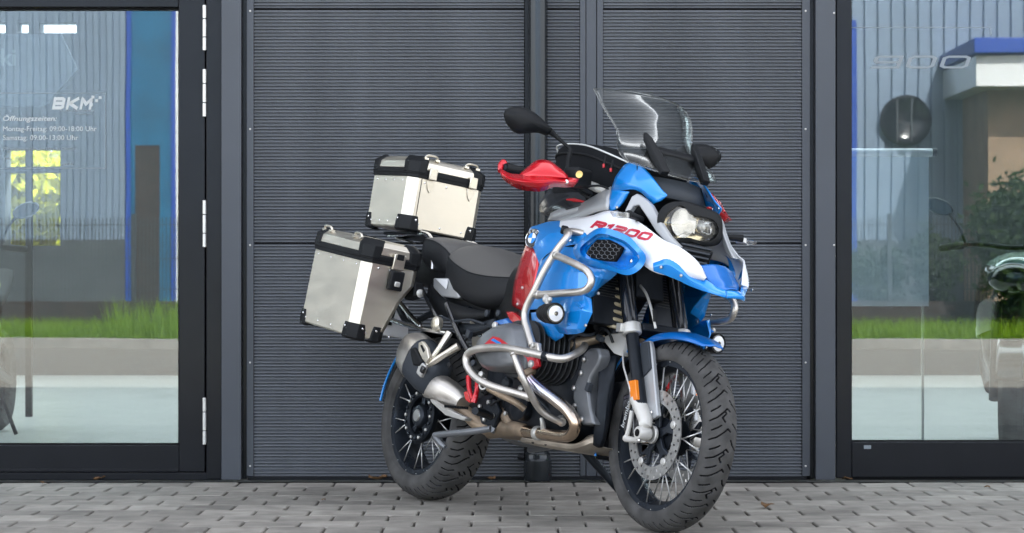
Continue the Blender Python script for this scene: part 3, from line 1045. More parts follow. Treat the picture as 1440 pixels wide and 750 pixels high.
def tree(loc, h, r, n, leafm, label, seed, size=.06):
    t = empty('tree', loc, 0, label, 'tree')
    g = tube([(0, 0, 0), (.03, .02, h * .35), (-.02, 0, h * .6), (.02, .02, h * .85)], [.13, .10, .07, .03], 10, 4)
    for k in range(7):
        a = k * 2.4; z = h * (.42 + .06 * k)
        tube([(0, 0, z), (math.cos(a) * r * .4, math.sin(a) * r * .4, z + h * .12), (math.cos(a) * r * .75, math.sin(a) * r * .75, z + h * .18)], [.05, .03, .012], 6, 3, g)
    obj('trunk', g, 'bark', t)
    leaf_cloud('crown', (0, 0, h * .70), (r, r, h * .34), n, size, leafm, t, seed)
    return t
tree((-4.6, 24.4, 0), 2.15, 1.5, 9000, 'leaf_y', 'yellow-green spring tree seen through the rear window of the showroom', 3, .085)
for k, (px, D, h, r, lb) in enumerate(((1312, 34.5, 1.5, .40, 'dark shrub before the fence, mirrored beside the banner'), (1225, 34.8, 1.2, .5, 'low dark shrub mirrored at the left edge of the shop window'), (1428, 32.2, 2.0, .62, 'tall dense dark shrub mirrored behind the showroom motorcycle'))):
    x, y, z = mir(px, 0, D)
    s_ = empty('shrub', (x, y, .1), 0, lb, 'shrub')
    obj('stem', tube([(0, 0, 0), (.02, 0, h * .4), (0, .02, h * .7)], [.04, .03, .012], 8, 3), 'bark', s_)
    leaf_cloud('foliage', (0, 0, h * .6), (r * .8, r * .8, h * .4), 2200 if k < 2 else 9000, .06, 'leaf_g', s_, 20 + k)

# ---- dry leaves lying on the pavement
def dry_leaf(px, py, s, seed, label):
    d = 3538.7 * CAM_H / (py - 389.2)
    x = (px - 720) * d / 3538.7
    rg = np.random.default_rng(seed)
    rows = []
    for u in np.linspace(-1, 1, 7):
        w = (1 - u * u) ** .6 * .55 + .03
        rows.append([(u * s, q * w * s * (1 + .25 * rg.normal()), .004 + .25 * s * abs(q) * (1 + .4 * rg.normal()) + .12 * s * (1 + math.sin(3 * u + seed))) for q in (-1, -.4, 0, .4, 1)])
    o = obj('dry_leaf', skin(rows, 2), 'dry', None, solid=.0008)
    o.location = (x, min(d, WY - .03), 0); o.rotation_euler = (0, 0, seed * 1.3)
    tag(o, label, 'leaf', 'dry leaves on the pavement')
dry_leaf(1078, 715, .035, 1, 'curled brown dry leaf on the pavers right of the front wheel')
dry_leaf(1388, 687, .014, 2, 'tiny brown dry leaf on the pavers below the shop window')
dry_leaf(145, 673.5, .030, 3, 'brown dry leaf at the foot of the glass door')
dry_leaf(60, 681, .016, 4, 'small dark dry leaf on the pavers before the glass door')
dry_leaf(532, 675, .040, 5, 'brown dry leaf at the wall base behind the rear tyre')
dry_leaf(692, 676, .026, 6, 'pale dry leaf at the wall base left of the downpipe')
dry_leaf(1180, 669, .022, 7, 'dark dry leaf at the foot of the right post')
dry_leaf(455, 705, .012, 8, 'tiny dark leaf in the paver joint left of the rear wheel')
# =================================================================== THE MOTORCYCLE
# its own frame: x forward from the rear axle, y to its left, z up; the frame leans on the side stand
BX, BY, YAW, LEAN, STEER, WB = -.3355, 9.7607, .98443, .15917, -.04972, 1.507
_ca, _sa, _cl, _sl = math.cos(YAW), math.sin(YAW), math.cos(LEAN), math.sin(LEAN)
BM = np.array([[_ca, _sa * _cl, _sa * _sl], [-_sa, _ca * _cl, _ca * _sl], [0, -_sl, _cl]])
BO = V(BX, BY, .003)
def rotm(axis, ang):
    a = np.array(axis, float); a /= np.linalg.norm(a)
    K = np.array([[0, -a[2], a[1]], [a[2], 0, -a[0]], [-a[1], a[0], 0]])
    return np.eye(3) + math.sin(ang) * K + (1 - math.cos(ang)) * K @ K
SC = V(WB + .0996, 0, 0)
SAX = V(-math.sin(R(25.5)), 0, math.cos(R(25.5)))
RS = rotm(SAX, STEER)

def P(px, py, lat):
    """photo point -> bike frame, on the plane `lat` metres to the right of the bike's middle"""
    c = BM.T @ (V(0, 0, CAM_H) - BO)
    d = BM.T @ V((px - 720) / 3538.7, 1, (389.2 - py) / 3538.7)
    return c + (-lat - c[1]) / d[1] * d
def PX(px, py, x):
    """photo point -> bike frame, on the cross plane at x"""
    c = BM.T @ (V(0, 0, CAM_H) - BO)
    d = BM.T @ V((px - 720) / 3538.7, 1, (389.2 - py) / 3538.7)
    return c + (x - c[0]) / d[0] * d
def T(px, py, lat):
    """the same in the steered frame"""
    c = RS.T @ (BM.T @ (V(0, 0, CAM_H) - BO) - SC) + SC
    d = RS.T @ (BM.T @ V((px - 720) / 3538.7, 1, (389.2 - py) / 3538.7))
    return c + (-lat - c[1]) / d[1] * d

def TX(px, py, x):
    c = RS.T @ (BM.T @ (V(0, 0, CAM_H) - BO) - SC) + SC
    d = RS.T @ (BM.T @ V((px - 720) / 3538.7, 1, (389.2 - py) / 3538.7))
    return c + (x - c[0]) / d[0] * d
from mathutils.bvhtree import BVHTree
def surf(o):
    bpy.context.view_layer.update()
    return BVHTree.FromObject(o, bpy.context.evaluated_depsgraph_get())
def hit(bvh, px, py, off=.0012):
    """the point of a bike surface that shows at this photo point, lifted by off"""
    c = BM.T @ (V(0, 0, CAM_H) - BO)
    d = BM.T @ V((px - 720) / 3538.7, 1, (389.2 - py) / 3538.7)
    d /= np.linalg.norm(d)
    loc, n, i, dist = bvh.ray_cast(Vector(c), Vector(d))
    if loc is None:
        return None
    return np.array(loc) - d * off

bike = bpy.data.objects.new('adventure_motorcycle', None)
col.objects.link(bike)
bike.matrix_world = Matrix([[*BM[0], BO[0]], [*BM[1], BO[1]], [*BM[2], BO[2]], [0, 0, 0, 1]])
tag(bike, 'blue white and red adventure motorcycle with aluminium cases on its side stand', 'motorcycle')

def part(name, g, m, parent=None, steer=False, mirror=False, both=False, **kw):
    """one mesh under the bike; both=True also builds the twin on the other side"""
    outs = []
    v0, f0 = g.v, g.f
    for s in ((1, -1) if both else ((-1,) if mirror else (1,))):
        h = G()
        v = g.verts().copy()
        v[:, 1] *= s
        if steer:
            v = (v - SC) @ RS.T + SC
        h.v = [v]; h.n = len(v)
        h.f = [tuple(reversed(q)) for q in f0] if s < 0 else list(f0)
        h.mi = list(g.mi)
        outs.append(obj(name, h, m, parent or bike, **kw))
    return outs if both else outs[0]

# ------------------------------------------------------------------ wheels
def seg_dist(U, Vv, polys):
    d = np.full(U.shape, 9.0)
    for pl in polys:
        for (a, b), (c, e) in zip(pl[:-1], pl[1:]):
            dx, dy = c - a, e - b
            t = np.clip(((U - a) * dx + (Vv - b) * dy) / (dx * dx + dy * dy + 1e-12), 0, 1)
            d = np.minimum(d, np.hypot(U - a - t * dx, Vv - b - t * dy))
    return d
def tyre_geo(cx, Rw, w, rim_r, rim_w, pitch_n, polys, depth, gw, nth, steer):
    """crown with cut grooves; polys in metres: (across from centre line, along the tread) for one pitch"""
    a, b = w / 2, (Rw - rim_r) * .60
    phi = np.linspace(-R(112), R(112), 121)
    lat = a * np.sin(phi)
    rr = (Rw - b) + b * np.cos(phi)
    arc = np.concatenate([[0], np.cumsum(np.hypot(np.diff(lat), np.diff(rr)))])
    arc -= arc[len(arc) // 2] if len(arc) % 2 else (arc[len(arc) // 2] + arc[len(arc) // 2 - 1]) / 2
    th = np.linspace(0, 2 * math.pi, nth, endpoint=False)
    L = 2 * math.pi * Rw / pitch_n
    along = (th * Rw)[:, None] % L
    A = np.broadcast_to(arc[None, :], (nth, len(arc)))
    B = np.broadcast_to(along, A.shape)
    d = np.minimum.reduce([seg_dist(A, B + s * L, polys) for s in (-1, 0, 1)])
    cut = np.clip((gw - d) / (gw * .35), 0, 1) * depth
    r2 = rr[None, :] - cut * np.clip(np.cos(phi), 0.25, 1)[None, :]
    l2 = lat[None, :] - cut * np.sin(phi)[None, :] * .8
    # bead lips and inner closing ring
    lo = np.array([[-rim_w, rim_r + .012], [-rim_w, rim_r - .006]])
    l_all = np.concatenate([np.full((nth, 1), lo[1, 0]), np.full((nth, 1), lo[0, 0]), l2, np.full((nth, 1), -lo[0, 0]), np.full((nth, 1), -lo[1, 0])], 1)
    r_all = np.concatenate([np.full((nth, 1), lo[1, 1]), np.full((nth, 1), lo[0, 1]), r2, np.full((nth, 1), lo[0, 1]), np.full((nth, 1), lo[1, 1])], 1)
    v = np.stack([cx + r_all * np.cos(th)[:, None], l_all, Rw + r_all * np.sin(th)[:, None]], 2)
    n = l_all.shape[1]
    v = v.reshape(-1, 3)
    if steer:
        v = (v - SC) @ RS.T + SC
    i, j = np.meshgrid(np.arange(nth), np.arange(n), indexing='ij')
    i2, j2 = (i + 1) % nth, (j + 1) % n
    f = np.stack([i * n + j, i * n + j2, i2 * n + j2, i2 * n + j], 2).reshape(-1, 4)
    me = bpy.data.meshes.new('tyre')
    me.vertices.add(len(v)); me.vertices.foreach_set('co', v.ravel())
    me.loops.add(len(f) * 4); me.loops.foreach_set('vertex_index', f.ravel())
    me.polygons.add(len(f)); me.polygons.foreach_set('loop_start', np.arange(0, len(f) * 4, 4))
    me.polygons.foreach_set('loop_total', np.full(len(f), 4))
    me.update(); me.validate()
    me.polygons.foreach_set('use_smooth', [True] * len(f))
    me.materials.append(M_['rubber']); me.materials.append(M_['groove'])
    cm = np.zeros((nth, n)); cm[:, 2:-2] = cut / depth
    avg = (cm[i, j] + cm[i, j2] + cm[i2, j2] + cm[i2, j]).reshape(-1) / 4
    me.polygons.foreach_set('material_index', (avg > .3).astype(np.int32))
    return me

_sp = bpy.data.meshes.new('spoke')
_g = lathe([(.0023, 0), (.0023, 1)], (0, 0, 0), (0, 0, 1), 6)
_sp.from_pydata(_g.verts().tolist(), [], _g.f); _sp.materials.append(M_['spoke'])
_sp.polygons.foreach_set('use_smooth', [True] * len(_sp.polygons))
def spoke(a, b, parent, steer):
    if steer:
        a = RS @ (a - SC) + SC; b = RS @ (b - SC) + SC
    d = b - a; L = np.linalg.norm(d)
    o = link('spoke', _sp, parent)
    q = Vector((0, 0, 1)).rotation_difference(Vector(d))
    o.matrix_local = Matrix.Translation(Vector(a)) @ q.to_matrix().to_4x4() @ Matrix.Diagonal((1, 1, L, 1))

def mk_wheel(name, cx, Rw, w, rim_r, rim_w, steer, n_pairs, hub_r, hub_lat, polys, pitch_n, gw, nth, phase):
    prof = [(rim_r + .013, -rim_w - .004), (rim_r + .013, -rim_w + .004), (rim_r + .002, -rim_w + .006), (rim_r - .004, -rim_w + .012), (rim_r - .016, -rim_w * .35),
            (rim_r - .018, 0), (rim_r - .016, rim_w * .35), (rim_r - .004, rim_w - .012), (rim_r + .002, rim_w - .006), (rim_r + .013, rim_w - .004), (rim_r + .013, rim_w + .004),
            (rim_r - .006, rim_w + .004), (rim_r - .012, rim_w - .008), (rim_r - .022, rim_w * .35), (rim_r - .024, 0), (rim_r - .022, -rim_w * .35), (rim_r - .012, -rim_w + .008), (rim_r - .006, -rim_w - .004)]
    wl = part(name, lathe(prof, (cx, 0, Rw), (0, 1, 0), 96, closed=True), 'rim', steer=steer)
    o = link('tyre', tyre_geo(cx, Rw, w, rim_r, rim_w, pitch_n, polys, .0085, gw, nth, steer), wl)
    for i in range(n_pairs):
        for side in (-1, 1):
            t0 = 2 * math.pi * (i + (.25 if side > 0 else .75)) / n_pairs + phase
            for k in (-1, 1):
                tr = t0 + k * .15
                th = t0 - k * (.30 if hub_r < .08 else .10)
                a = V(cx + (rim_r + .004) * math.cos(tr), side * (rim_w - .003), Rw + (rim_r + .004) * math.sin(tr))
                b = V(cx + hub_r * math.cos(th), side * hub_lat, Rw + hub_r * math.sin(th))
                spoke(a, b, wl, steer)
    g = G()
    for i in range(n_pairs * 2):
        t0 = math.pi * (i + .5) / n_pairs + phase
        for side in (-1, 1):
            ball((cx + (rim_r + .008) * math.cos(t0), side * (rim_w + .004), Rw + (rim_r + .008) * math.sin(t0)), .0022, 6, g)
    o = part('spoke_nipple', g, 'disc', wl, steer=steer); o['kind'] = 'stuff'
    return wl

F_POLY = []
for o_ in (0, .068):
    F_POLY += [[(-.066, .000 + o_), (-.040, .010 + o_), (-.016, .028 + o_), (-.001, .042 + o_), (.009, .033 + o_)],
               [(-.058, .034 + o_), (-.036, .044 + o_), (-.026, .051 + o_)],
               [(.066, .034 + o_), (.040, .044 + o_), (.020, .060 + o_)]]
F_POLY += [[(-.012, .064), (-.021, .078), (-.006, .092), (-.010, .101)], [(.014, .004), (.022, -.008)]]
R_POLY = [[(-.090, .000), (-.060, .006), (-.042, .022), (-.026, .044), (-.012, .056)], [(.090, .050), (.060, .056), (.042, .072), (.026, .094), (.012, .106)],
          [(-.086, .034), (-.064, .040), (-.050, .054)], [(.086, -.012), (.064, -.006), (.050, .008)],
          [(-.090, .066), (-.062, .072), (-.046, .086)], [(.090, .018), (.062, .024), (.046, .038)],
          [(-.022, .084), (-.008, .066), (.000, .070)], [(.022, .030), (.008, .012), (.000, .016)], [(-.004, .090), (.008, .078)]]
fw = mk_wheel('front_wheel', WB, .325, .122, .243, .040, True, 10, .060, .036, F_POLY, 15, .0028, 1900, .12)
rw = mk_wheel('rear_wheel', 0, .318, .172, .216, .062, False, 9, .085, .055, R_POLY, 20, .0029, 1900, .05)

# front hub, discs, calipers, axle
g = G()
lathe([(.030, -.060), (.030, -.045), (.062, -.040), (.062, -.032), (.026, -.026), (.026, .026), (.062, .032), (.062, .040), (.030, .045), (.030, .060)], (WB, 0, .325), (0, 1, 0), 40, g)
part('hub', g, 'black_metal', fw, steer=True)
for s in (-1, 1):
    y0 = s * .066
    ri, ro, nth = .108, .1525, 216
    rads = np.linspace(ri, ro, 10)
    g = G(); vs_ = []; f = []
    for side in (-.0022, .0022):
        for r in rads:
            for j in range(nth):
                t = 2 * math.pi * j / nth
                vs_.append((WB + r * math.cos(t), y0 + side, .325 + r * math.sin(t)))
    nr = len(rads)
    hole = lambda i, j: (i in (2, 3) and j % 9 in (0, 1)) or (i in (6, 7) and (j + 4) % 9 in (0, 1))
    def idx(s_, i, j): return s_ * nr * nth + i * nth + j % nth
    for i in range(nr - 1):
        for j in range(nth):
            if hole(i, j): continue
            f.append((idx(0, i, j), idx(0, i, j + 1), idx(0, i + 1, j + 1), idx(0, i + 1, j)))
            f.append((idx(1, i, j), idx(1, i + 1, j), idx(1, i + 1, j + 1), idx(1, i, j + 1)))
            for di, dj, (a, b), (c, d) in ((-1, 0, (i, j), (i, j + 1)), (1, 0, (i + 1, j + 1), (i + 1, j)), (0, -1, (i + 1, j), (i, j)), (0, 1, (i, j + 1), (i + 1, j + 1))):
                ii = i + di
                if ii < 0 or ii >= nr - 1 or hole(ii, (j + dj) % nth):
                    f.append((idx(0, a, b), idx(1, a, b), idx(1, c, d), idx(0, c, d)))
    g.add(vs_, f)
    dk = part('brake_disc', g, 'disc', fw, steer=True, smooth=False)
    g = G()
    for i in range(5):
        t = 2 * math.pi * i / 5 + .35
        u = V(math.cos(t), 0, math.sin(t)); w_ = V(-math.sin(t), 0, math.cos(t)); c = V(WB, 0, .325)
        yy = V(0, y0 - s * .003, 0)
        slab([c + yy + u * .024 + w_ * .017, c + yy + u * .060 + w_ * .012, c + yy + u * .098 + w_ * .030, c + yy + u * .108 + w_ * .026, c + yy + u * .086 + w_ * .006,
              c + yy + u * .086 - w_ * .006, c + yy + u * .108 - w_ * .026, c + yy + u * .098 - w_ * .030, c + yy + u * .060 - w_ * .012, c + yy + u * .024 - w_ * .017], (0, -s * .014, 0), g)
    part('disc_carrier', g, 'rim', dk, steer=True, bevel=.003)
    for i in range(5):
        t = 2 * math.pi * i / 5 + .35
        g = lathe([(.014, 0), (.014, .003), (.009, .005), (.009, .007), (.004, .0075)], (WB + .112 * math.cos(t), y0 + s * .0023, .325 + .112 * math.sin(t)), (0, s, 0), 14)
        part('disc_rivet', g, 'cast', dk, steer=True)
    # caliper behind the fork leg
    tc = R(168)
    cc = V(WB + .118 * math.cos(tc), s * .080, .325 + .118 * math.sin(tc) + .035)
    rot = rotm((0, 1, 0), R(-14))
    g = box(cc, (.060, .052, .150), rot)
    box(cc + V(-.004, s * .026, .0), (.044, .012, .115), rot, g)
    cal = part('brake_caliper', g, 'gloss_black', steer=True, bevel=.009, seg=3)
    if s < 0:
        v, f = text_mesh('brembo', 1, .1, .01)
        v[:, 0] -= v[:, 0].mean(); v[:, 1] -= v[:, 1].mean()
        v *= .030
        q = np.stack([cc[0] - v[:, 1] * .97 - .004 + .25 * v[:, 0], np.full(len(v), cc[1] + s * .0335), cc[2] + v[:, 0] * .97 + .25 * v[:, 1]], 1)
        part('lettering', G().add(q, f), 'letter', cal, steer=True, smooth=False)
# axle ends
for s in (-1, 1):
    g = lathe([(.026, 0), (.031, .004), (.031, .012), (.027, .014), (.022, .010)], (WB, s * .070, .325), (0, s, 0), 28)
    part('axle_ring', g, 'cast', steer=True)

# ------------------------------------------------------------------ fork (steered)
ftop, fcl, fbot = T(880, 392, .105), T(888, 463, .105), T(903, 585, .105)
ax = (ftop - fbot); ax /= np.linalg.norm(ax)
top = fcl + ax * .42
for s in (1, -1):
    fl = lambda p: V(p[0], p[1] * s, p[2])
    st = part('fork_tube', tube([fl(fbot), fl(fcl)], .0225, 24, 1), 'black_metal', steer=True)
    part('upper_fork_tube', tube([fl(fcl - ax * .005), fl(top)], .0275, 24, 1), 'gloss_black', st, steer=True)
    g = lathe([(.029, -.022), (.034, -.018), (.034, .016), (.029, .020)], fl(fcl), fl(ax) - fl(V(0, 0, 0)), 28)
    box(fl(fcl + V(-.010, -.036, 0)), (.030, .024, .030), None, g)
    part('fork_clamp', g, 'cast', steer=True, bevel=.002)
    # pale lower casting
    a1, a2 = T(897, 566, .105), T(908, 592, .105)
    axl = V(WB - .004, -.112, .325)
    g = tube([fl(T(896, 561, .105)), fl(a2), fl(axl + V(-.012, 0, .03))], [.0265, .025, .022], 20, 3)
    lathe([(.021, -.024), (.024, -.018), (.024, .018), (.021, .024)], fl(axl), (0, 1, 0), 24, g)
    lo = part('fork_leg', g, 'forkwhite', steer=True)
    part('axle_bore', lathe([(.013, 0), (.013, .0015), (0, .0015)], fl(axl + V(0, -.0245, 0)), (0, -s, 0), 18), 'gap', lo, steer=True)
    part('pinch_bolt', lathe([(.006, 0), (.006, .005), (.003, .006)], fl(axl + V(.012, -.020, -.026)), (.3, -s, -.2), 10), 'chrome', lo, steer=True)
    g = tube([fl(T(889, 578, .11)), fl(T(885, 600, .112)), fl(T(881, 616, .112))], .0085, 10, 4)
    tube([fl(T(880, 617, .112)), fl(T(893, 619, .112)), fl(T(905, 617, .11))], [.012, .009, .013], 10, 3, g)
    ball(fl(T(880.5, 616.5, .112)), .013, 10, g)
    part('caliper_bracket', g, 'forkwhite', lo, steer=True)
    c = [T(883.5, 536, .130), T(893, 534, .130), T(896, 562, .130), T(887, 564.5, .130)]
    g = slab([fl(q) for q in c], (0, s * .016, 0))
    part('reflector', g, 'amber', steer=True, bevel=.002)
    # grey guard beside the tube
    c = [T(897, 494, .088), T(903, 481, .088), T(913, 479, .086), T(916, 490, .086), T(924.5, 585, .086), T(917, 590, .088), T(908, 587, .09), T(905, 562, .092)]
    g = slab([fl(q) for q in c], (0, s * .018, 0))
    gd = part('fork_guard', g, 'silver', steer=True, bevel=.004)
    c = [T(896.5, 496, .094), T(902, 482, .094), T(911, 480, .093), T(914.5, 518, .093), T(902, 533, .095)]
    part('guard_inlay', slab([fl(q) for q in c], (0, s * .010, 0)), 'plastic_g', gd, steer=True, bevel=.003)
    ball_c = T(916.5, 580, .089)
    part('guard_screw', lathe([(.006, 0), (.006, .003), (.003, .005)], fl(ball_c), (0, -s, 0), 12), 'chrome', gd, steer=True)
    part('brake_hose', tube([fl(T(876, 497, .118)), fl(T(877, 515, .128)), fl(T(882, 533, .13)), fl(T(887, 556, .125)), fl(T(883, 585, .10))], .0035, 8, 5), 'cast', steer=True)
# upper and telelever bridge
g = box(fcl + V(.0, .105, .004), (.055, .15, .030), rotm((0, 1, 0), R(-25)))
part('fork_bridge', g, 'black_metal', steer=True, bevel=.006)
g = slab([P(845, 476, .11), P(862, 466, .09), P(882, 470, .07), P(880, 492, .08), P(873, 501, .10), P(862, 497, .11)], (0, .05, 0))
part('telelever_arm', g, 'forkwhite', bevel=.006)
g = slab([P(845, 476, -.07), P(862, 466, -.07), P(882, 470, -.07), P(880, 492, -.07), P(873, 501, -.07), P(862, 497, -.07)], (0, .05, 0))
part('telelever_arm', g, 'forkwhite', bevel=.006)
# spring strut
g = G()
sa, sb = P(862, 386, .085), P(865, 462, .085)
m_ = 120; pts = []
dd = sb - sa
for i in range(m_):
    t = i / (m_ - 1); a = t * 2 * math.pi * 7
    pts.append(sa + dd * t + V(.032 * math.cos(a), .032 * math.sin(a), 0))
part('spring', tube(pts, .0068, 8, 1), 'spring')
part('damper', tube([sa + V(0, 0, .08), sb - V(0, 0, .02)], .018, 14, 1), 'black_metal')

# front mudguard, follows the tyre
def arc_row(t, r, ws, drop):
    return [(WB + (r - d) * math.cos(t), y, .325 + (r - d) * math.sin(t)) for y, d in zip(ws, drop)]
rows = []
for t, r, w, dp_ in ((58, .372, .040, .012), (66, .368, .060, .020), (76, .363, .070, .028), (88, .360, .074, .034), (104, .360, .074, .038), (120, .361, .074, .040)):
    rows.append(arc_row(R(t), r, (-w, -w * .86, -w * .45, 0, w * .45, w * .86, w), (dp_, dp_ * .35, .004, 0, .004, dp_ * .35, dp_)))
mg = part('front_mudguard', skin(rows, 3), 'blue_d', steer=True, solid=.004)
rows = []
for t, r, w, dp_ in ((121, .359, .074, .036), (140, .360, .074, .030), (160, .362, .072, .024), (180, .366, .070, .018), (196, .372, .066, .012)):
    rows.append(arc_row(R(t), r, (-w, -w * .86, -w * .45, 0, w * .45, w * .86, w), (dp_, dp_ * .35, .004, 0, .004, dp_ * .35, dp_)))
part('rear_skirt', skin(rows, 3), 'black_metal', mg, steer=True, solid=.004)
for s in (-1, 1):
    g = tube([(WB + .352 * math.cos(R(t)), s * .073, .325 + .352 * math.sin(R(t))) for t in (125, 140, 155, 170, 185, 195)], .0042, 8, 4)
    part('skirt_edge', g, 'blue', mg, steer=True)

# rear hub, final drive carrier ring, disc, swing arm
g = lathe([(.100, -.052), (.104, -.060), (.104, -.078), (.098, -.084), (.078, -.084), (.072, -.078), (.072, -.052)], (0, 0, .318), (0, 1, 0), 48, closed=True)
hb = part('hub_ring', g, 'black_metal', rw)
for i in range(20):
    t = 2 * math.pi * i / 20
    q = lathe([(.0062, 0), (.0062, .006), (.003, .0075)], (.089 * math.cos(t), -.084, .318 + .089 * math.sin(t)), (0, -1, 0), 8)
    part('hub_bolt', q, 'rim' if i % 2 else 'cast', hb)
g = lathe([(.074, -.040), (.074, -.03), (.040, .03), (.040, .06), (.09, .07), (.09, .09), (.03, .10)], (0, 0, .318), (0, 1, 0), 40)
part('hub', g, 'black_metal', rw)
g = lathe([(.014, -.085), (.018, -.092), (.040, -.088), (.046, -.076), (.046, -.040)], (0, 0, .318), (0, 1, 0), 32)
for i in range(5):
    t = 2 * math.pi * i / 5 + .3
    box((.055 * math.cos(t), -.062, .318 + .055 * math.sin(t)), (.05, .02, .024), rotm((0, 1, 0), -t), g)
part('hub_cap', g, 'rim', rw, bevel=.002)
part('axle_cover', lathe([(.0, -.096), (.022, -.095), (.026, -.088)], (0, 0, .318), (0, 1, 0), 24), 'disc', rw)
part('rear_disc', lathe([(.10, .070), (.1375, .070), (.1375, .075), (.10, .075)], (0, 0, .318), (0, 1, 0), 48, closed=True), 'disc', rw)
g = tube([(.02, .13, .318), (.2, .14, .36), (.48, .12, .44)], [.085, .07, .06], 18, 5)
part('swingarm', g, 'black_metal')
# rear mudguard
rows = []
for t, r, w in ((97, .350, .082), (112, .345, .080), (130, .340, .076), (150, .337, .072), (163, .335, .070), (172, .334, .066)):
    t = R(t)
    rows.append([(r * math.cos(t) - d * math.cos(t), y, .318 + (r - d) * math.sin(t)) for y, d in ((-w, .045), (-w * .9, .010), (-w * .4, .0), (0, 0), (w * .4, 0), (w * .9, .010), (w, .045))])
rm = part('rear_mudguard', skin(rows, 3), 'plastic', solid=.004)
g = tube([(.338 * math.cos(R(t)), -.063, .318 + .338 * math.sin(R(t))) for t in (126, 138, 150, 162, 172)], .0055, 8, 4)
part('blue_edge', g, 'blue', rm)
# ------------------------------------------------------------------ dark core: engine, frame, tank, radiators
g = G(); rings = []
for x, w, z0, z1 in ((.62, .13, .30, .60), (.74, .17, .27, .66), (.95, .18, .25, .68), (1.12, .15, .28, .66), (1.20, .10, .34, .60)):
    rings.append([(x, w * np.sign(math.cos(t)) * abs(math.cos(t)) ** .6, (z0 + z1) / 2 + (z1 - z0) / 2 * np.sign(math.sin(t)) * abs(math.sin(t)) ** .6) for t in np.linspace(0, 2 * math.pi, 24, endpoint=False)])
loft(rings, g)
part('crankcase', g, 'black_metal', sharp=60)
g = box((.60, 0, .42), (.20, .20, .22)); box((.50, .0, .46), (.14, .16, .16), None, g)
part('gearbox', g, 'black_metal', bevel=.02, seg=3)
# tank core under the panels
g = G(); rings = []
for x, w, z0, z1 in ((.46, .10, .62, .86), (.60, .15, .62, .93), (.80, .19, .64, 1.02), (1.0, .19, .70, 1.06), (1.14, .15, .84, 1.06), (1.30, .09, .93, 1.05)):
    rings.append([(x, w * np.sign(math.cos(t)) * abs(math.cos(t)) ** .7, (z0 + z1) / 2 + (z1 - z0) / 2 * np.sign(math.sin(t)) * abs(math.sin(t)) ** .7) for t in np.linspace(0, 2 * math.pi, 28, endpoint=False)])
loft(rings, g)
part('fuel_tank', g, 'plastic', sharp=70)
# radiators each side of the front
for s in (-1, 1):
    g = box((1.20, s * .135, .80), (.035, .13, .24), rotm((0, 1, 0), R(-12)))
    ra = part('radiator', g, 'black_metal', bevel=.004)
    g = G()
    for i in range(22):
        box((1.222 + .0022 * i * .12 - .005, s * .135, .70 + i * .0094), (.006, .112, .0022), None, g)
    o = part('radiator_fin', g, 'fin', ra, smooth=False); o['kind'] = 'stuff'
    g = cyl((1.225, s * .08, .925), (1.225, s * .19, .925), .004, 8)
    part('radiator_edge', g, 'spring', ra)
# subframe and tail
for s in (1, -1):
    q = lambda p: V(p[0], p[1] * s, p[2])
    part('subframe_tube', tube([q(P(661, 436, .14)), q(P(610, 440, .14)), q(P(575, 455, .14)), q(P(555, 420, .13))], .013, 10, 4), 'black_metal')
    part('subframe_strut', tube([q(P(628, 428, .16)), q(P(645, 470, .17)), q(P(664, 505, .17))], .011, 10, 3), 'gloss_black')
g = G(); rings = []
for x, w, z0, z1 in ((-.42, .08, .86, .95), (-.20, .10, .84, .98), (.05, .12, .78, .96), (.25, .13, .70, .88), (.45, .11, .62, .84)):
    rings.append([(x, w * np.sign(math.cos(t)) * abs(math.cos(t)) ** .6, (z0 + z1) / 2 + (z1 - z0) / 2 * np.sign(math.sin(t)) * abs(math.sin(t)) ** .6) for t in np.linspace(0, 2 * math.pi, 20, endpoint=False)])
loft(rings, g)
part('tail_body', g, 'plastic', sharp=60)
rows = [[P(606, 398, .135), P(625, 420, .15), P(655, 432, .15), P(690, 440, .15)], [P(600, 425, .14), P(625, 445, .16), P(655, 452, .16), P(688, 446, .15)]]
part('side_cover', skin(rows, 4), 'plastic', both=True, solid=.006)
rows = [[P(642, 455, .12), P(670, 455, .12), P(700, 448, .12)], [P(646, 468, .11), P(672, 470, .11), P(698, 466, .11)]]
part('airbox_cover', skin(rows, 3), 'plastic_g', both=True, solid=.02)
for (a, b) in ((686, 441), (702, 441)):
    part('cover_bolt', lathe([(.013, 0), (.013, .008), (.006, .011)], P(a, b, .155), (0, -1, 0), 16), 'plastic_g')

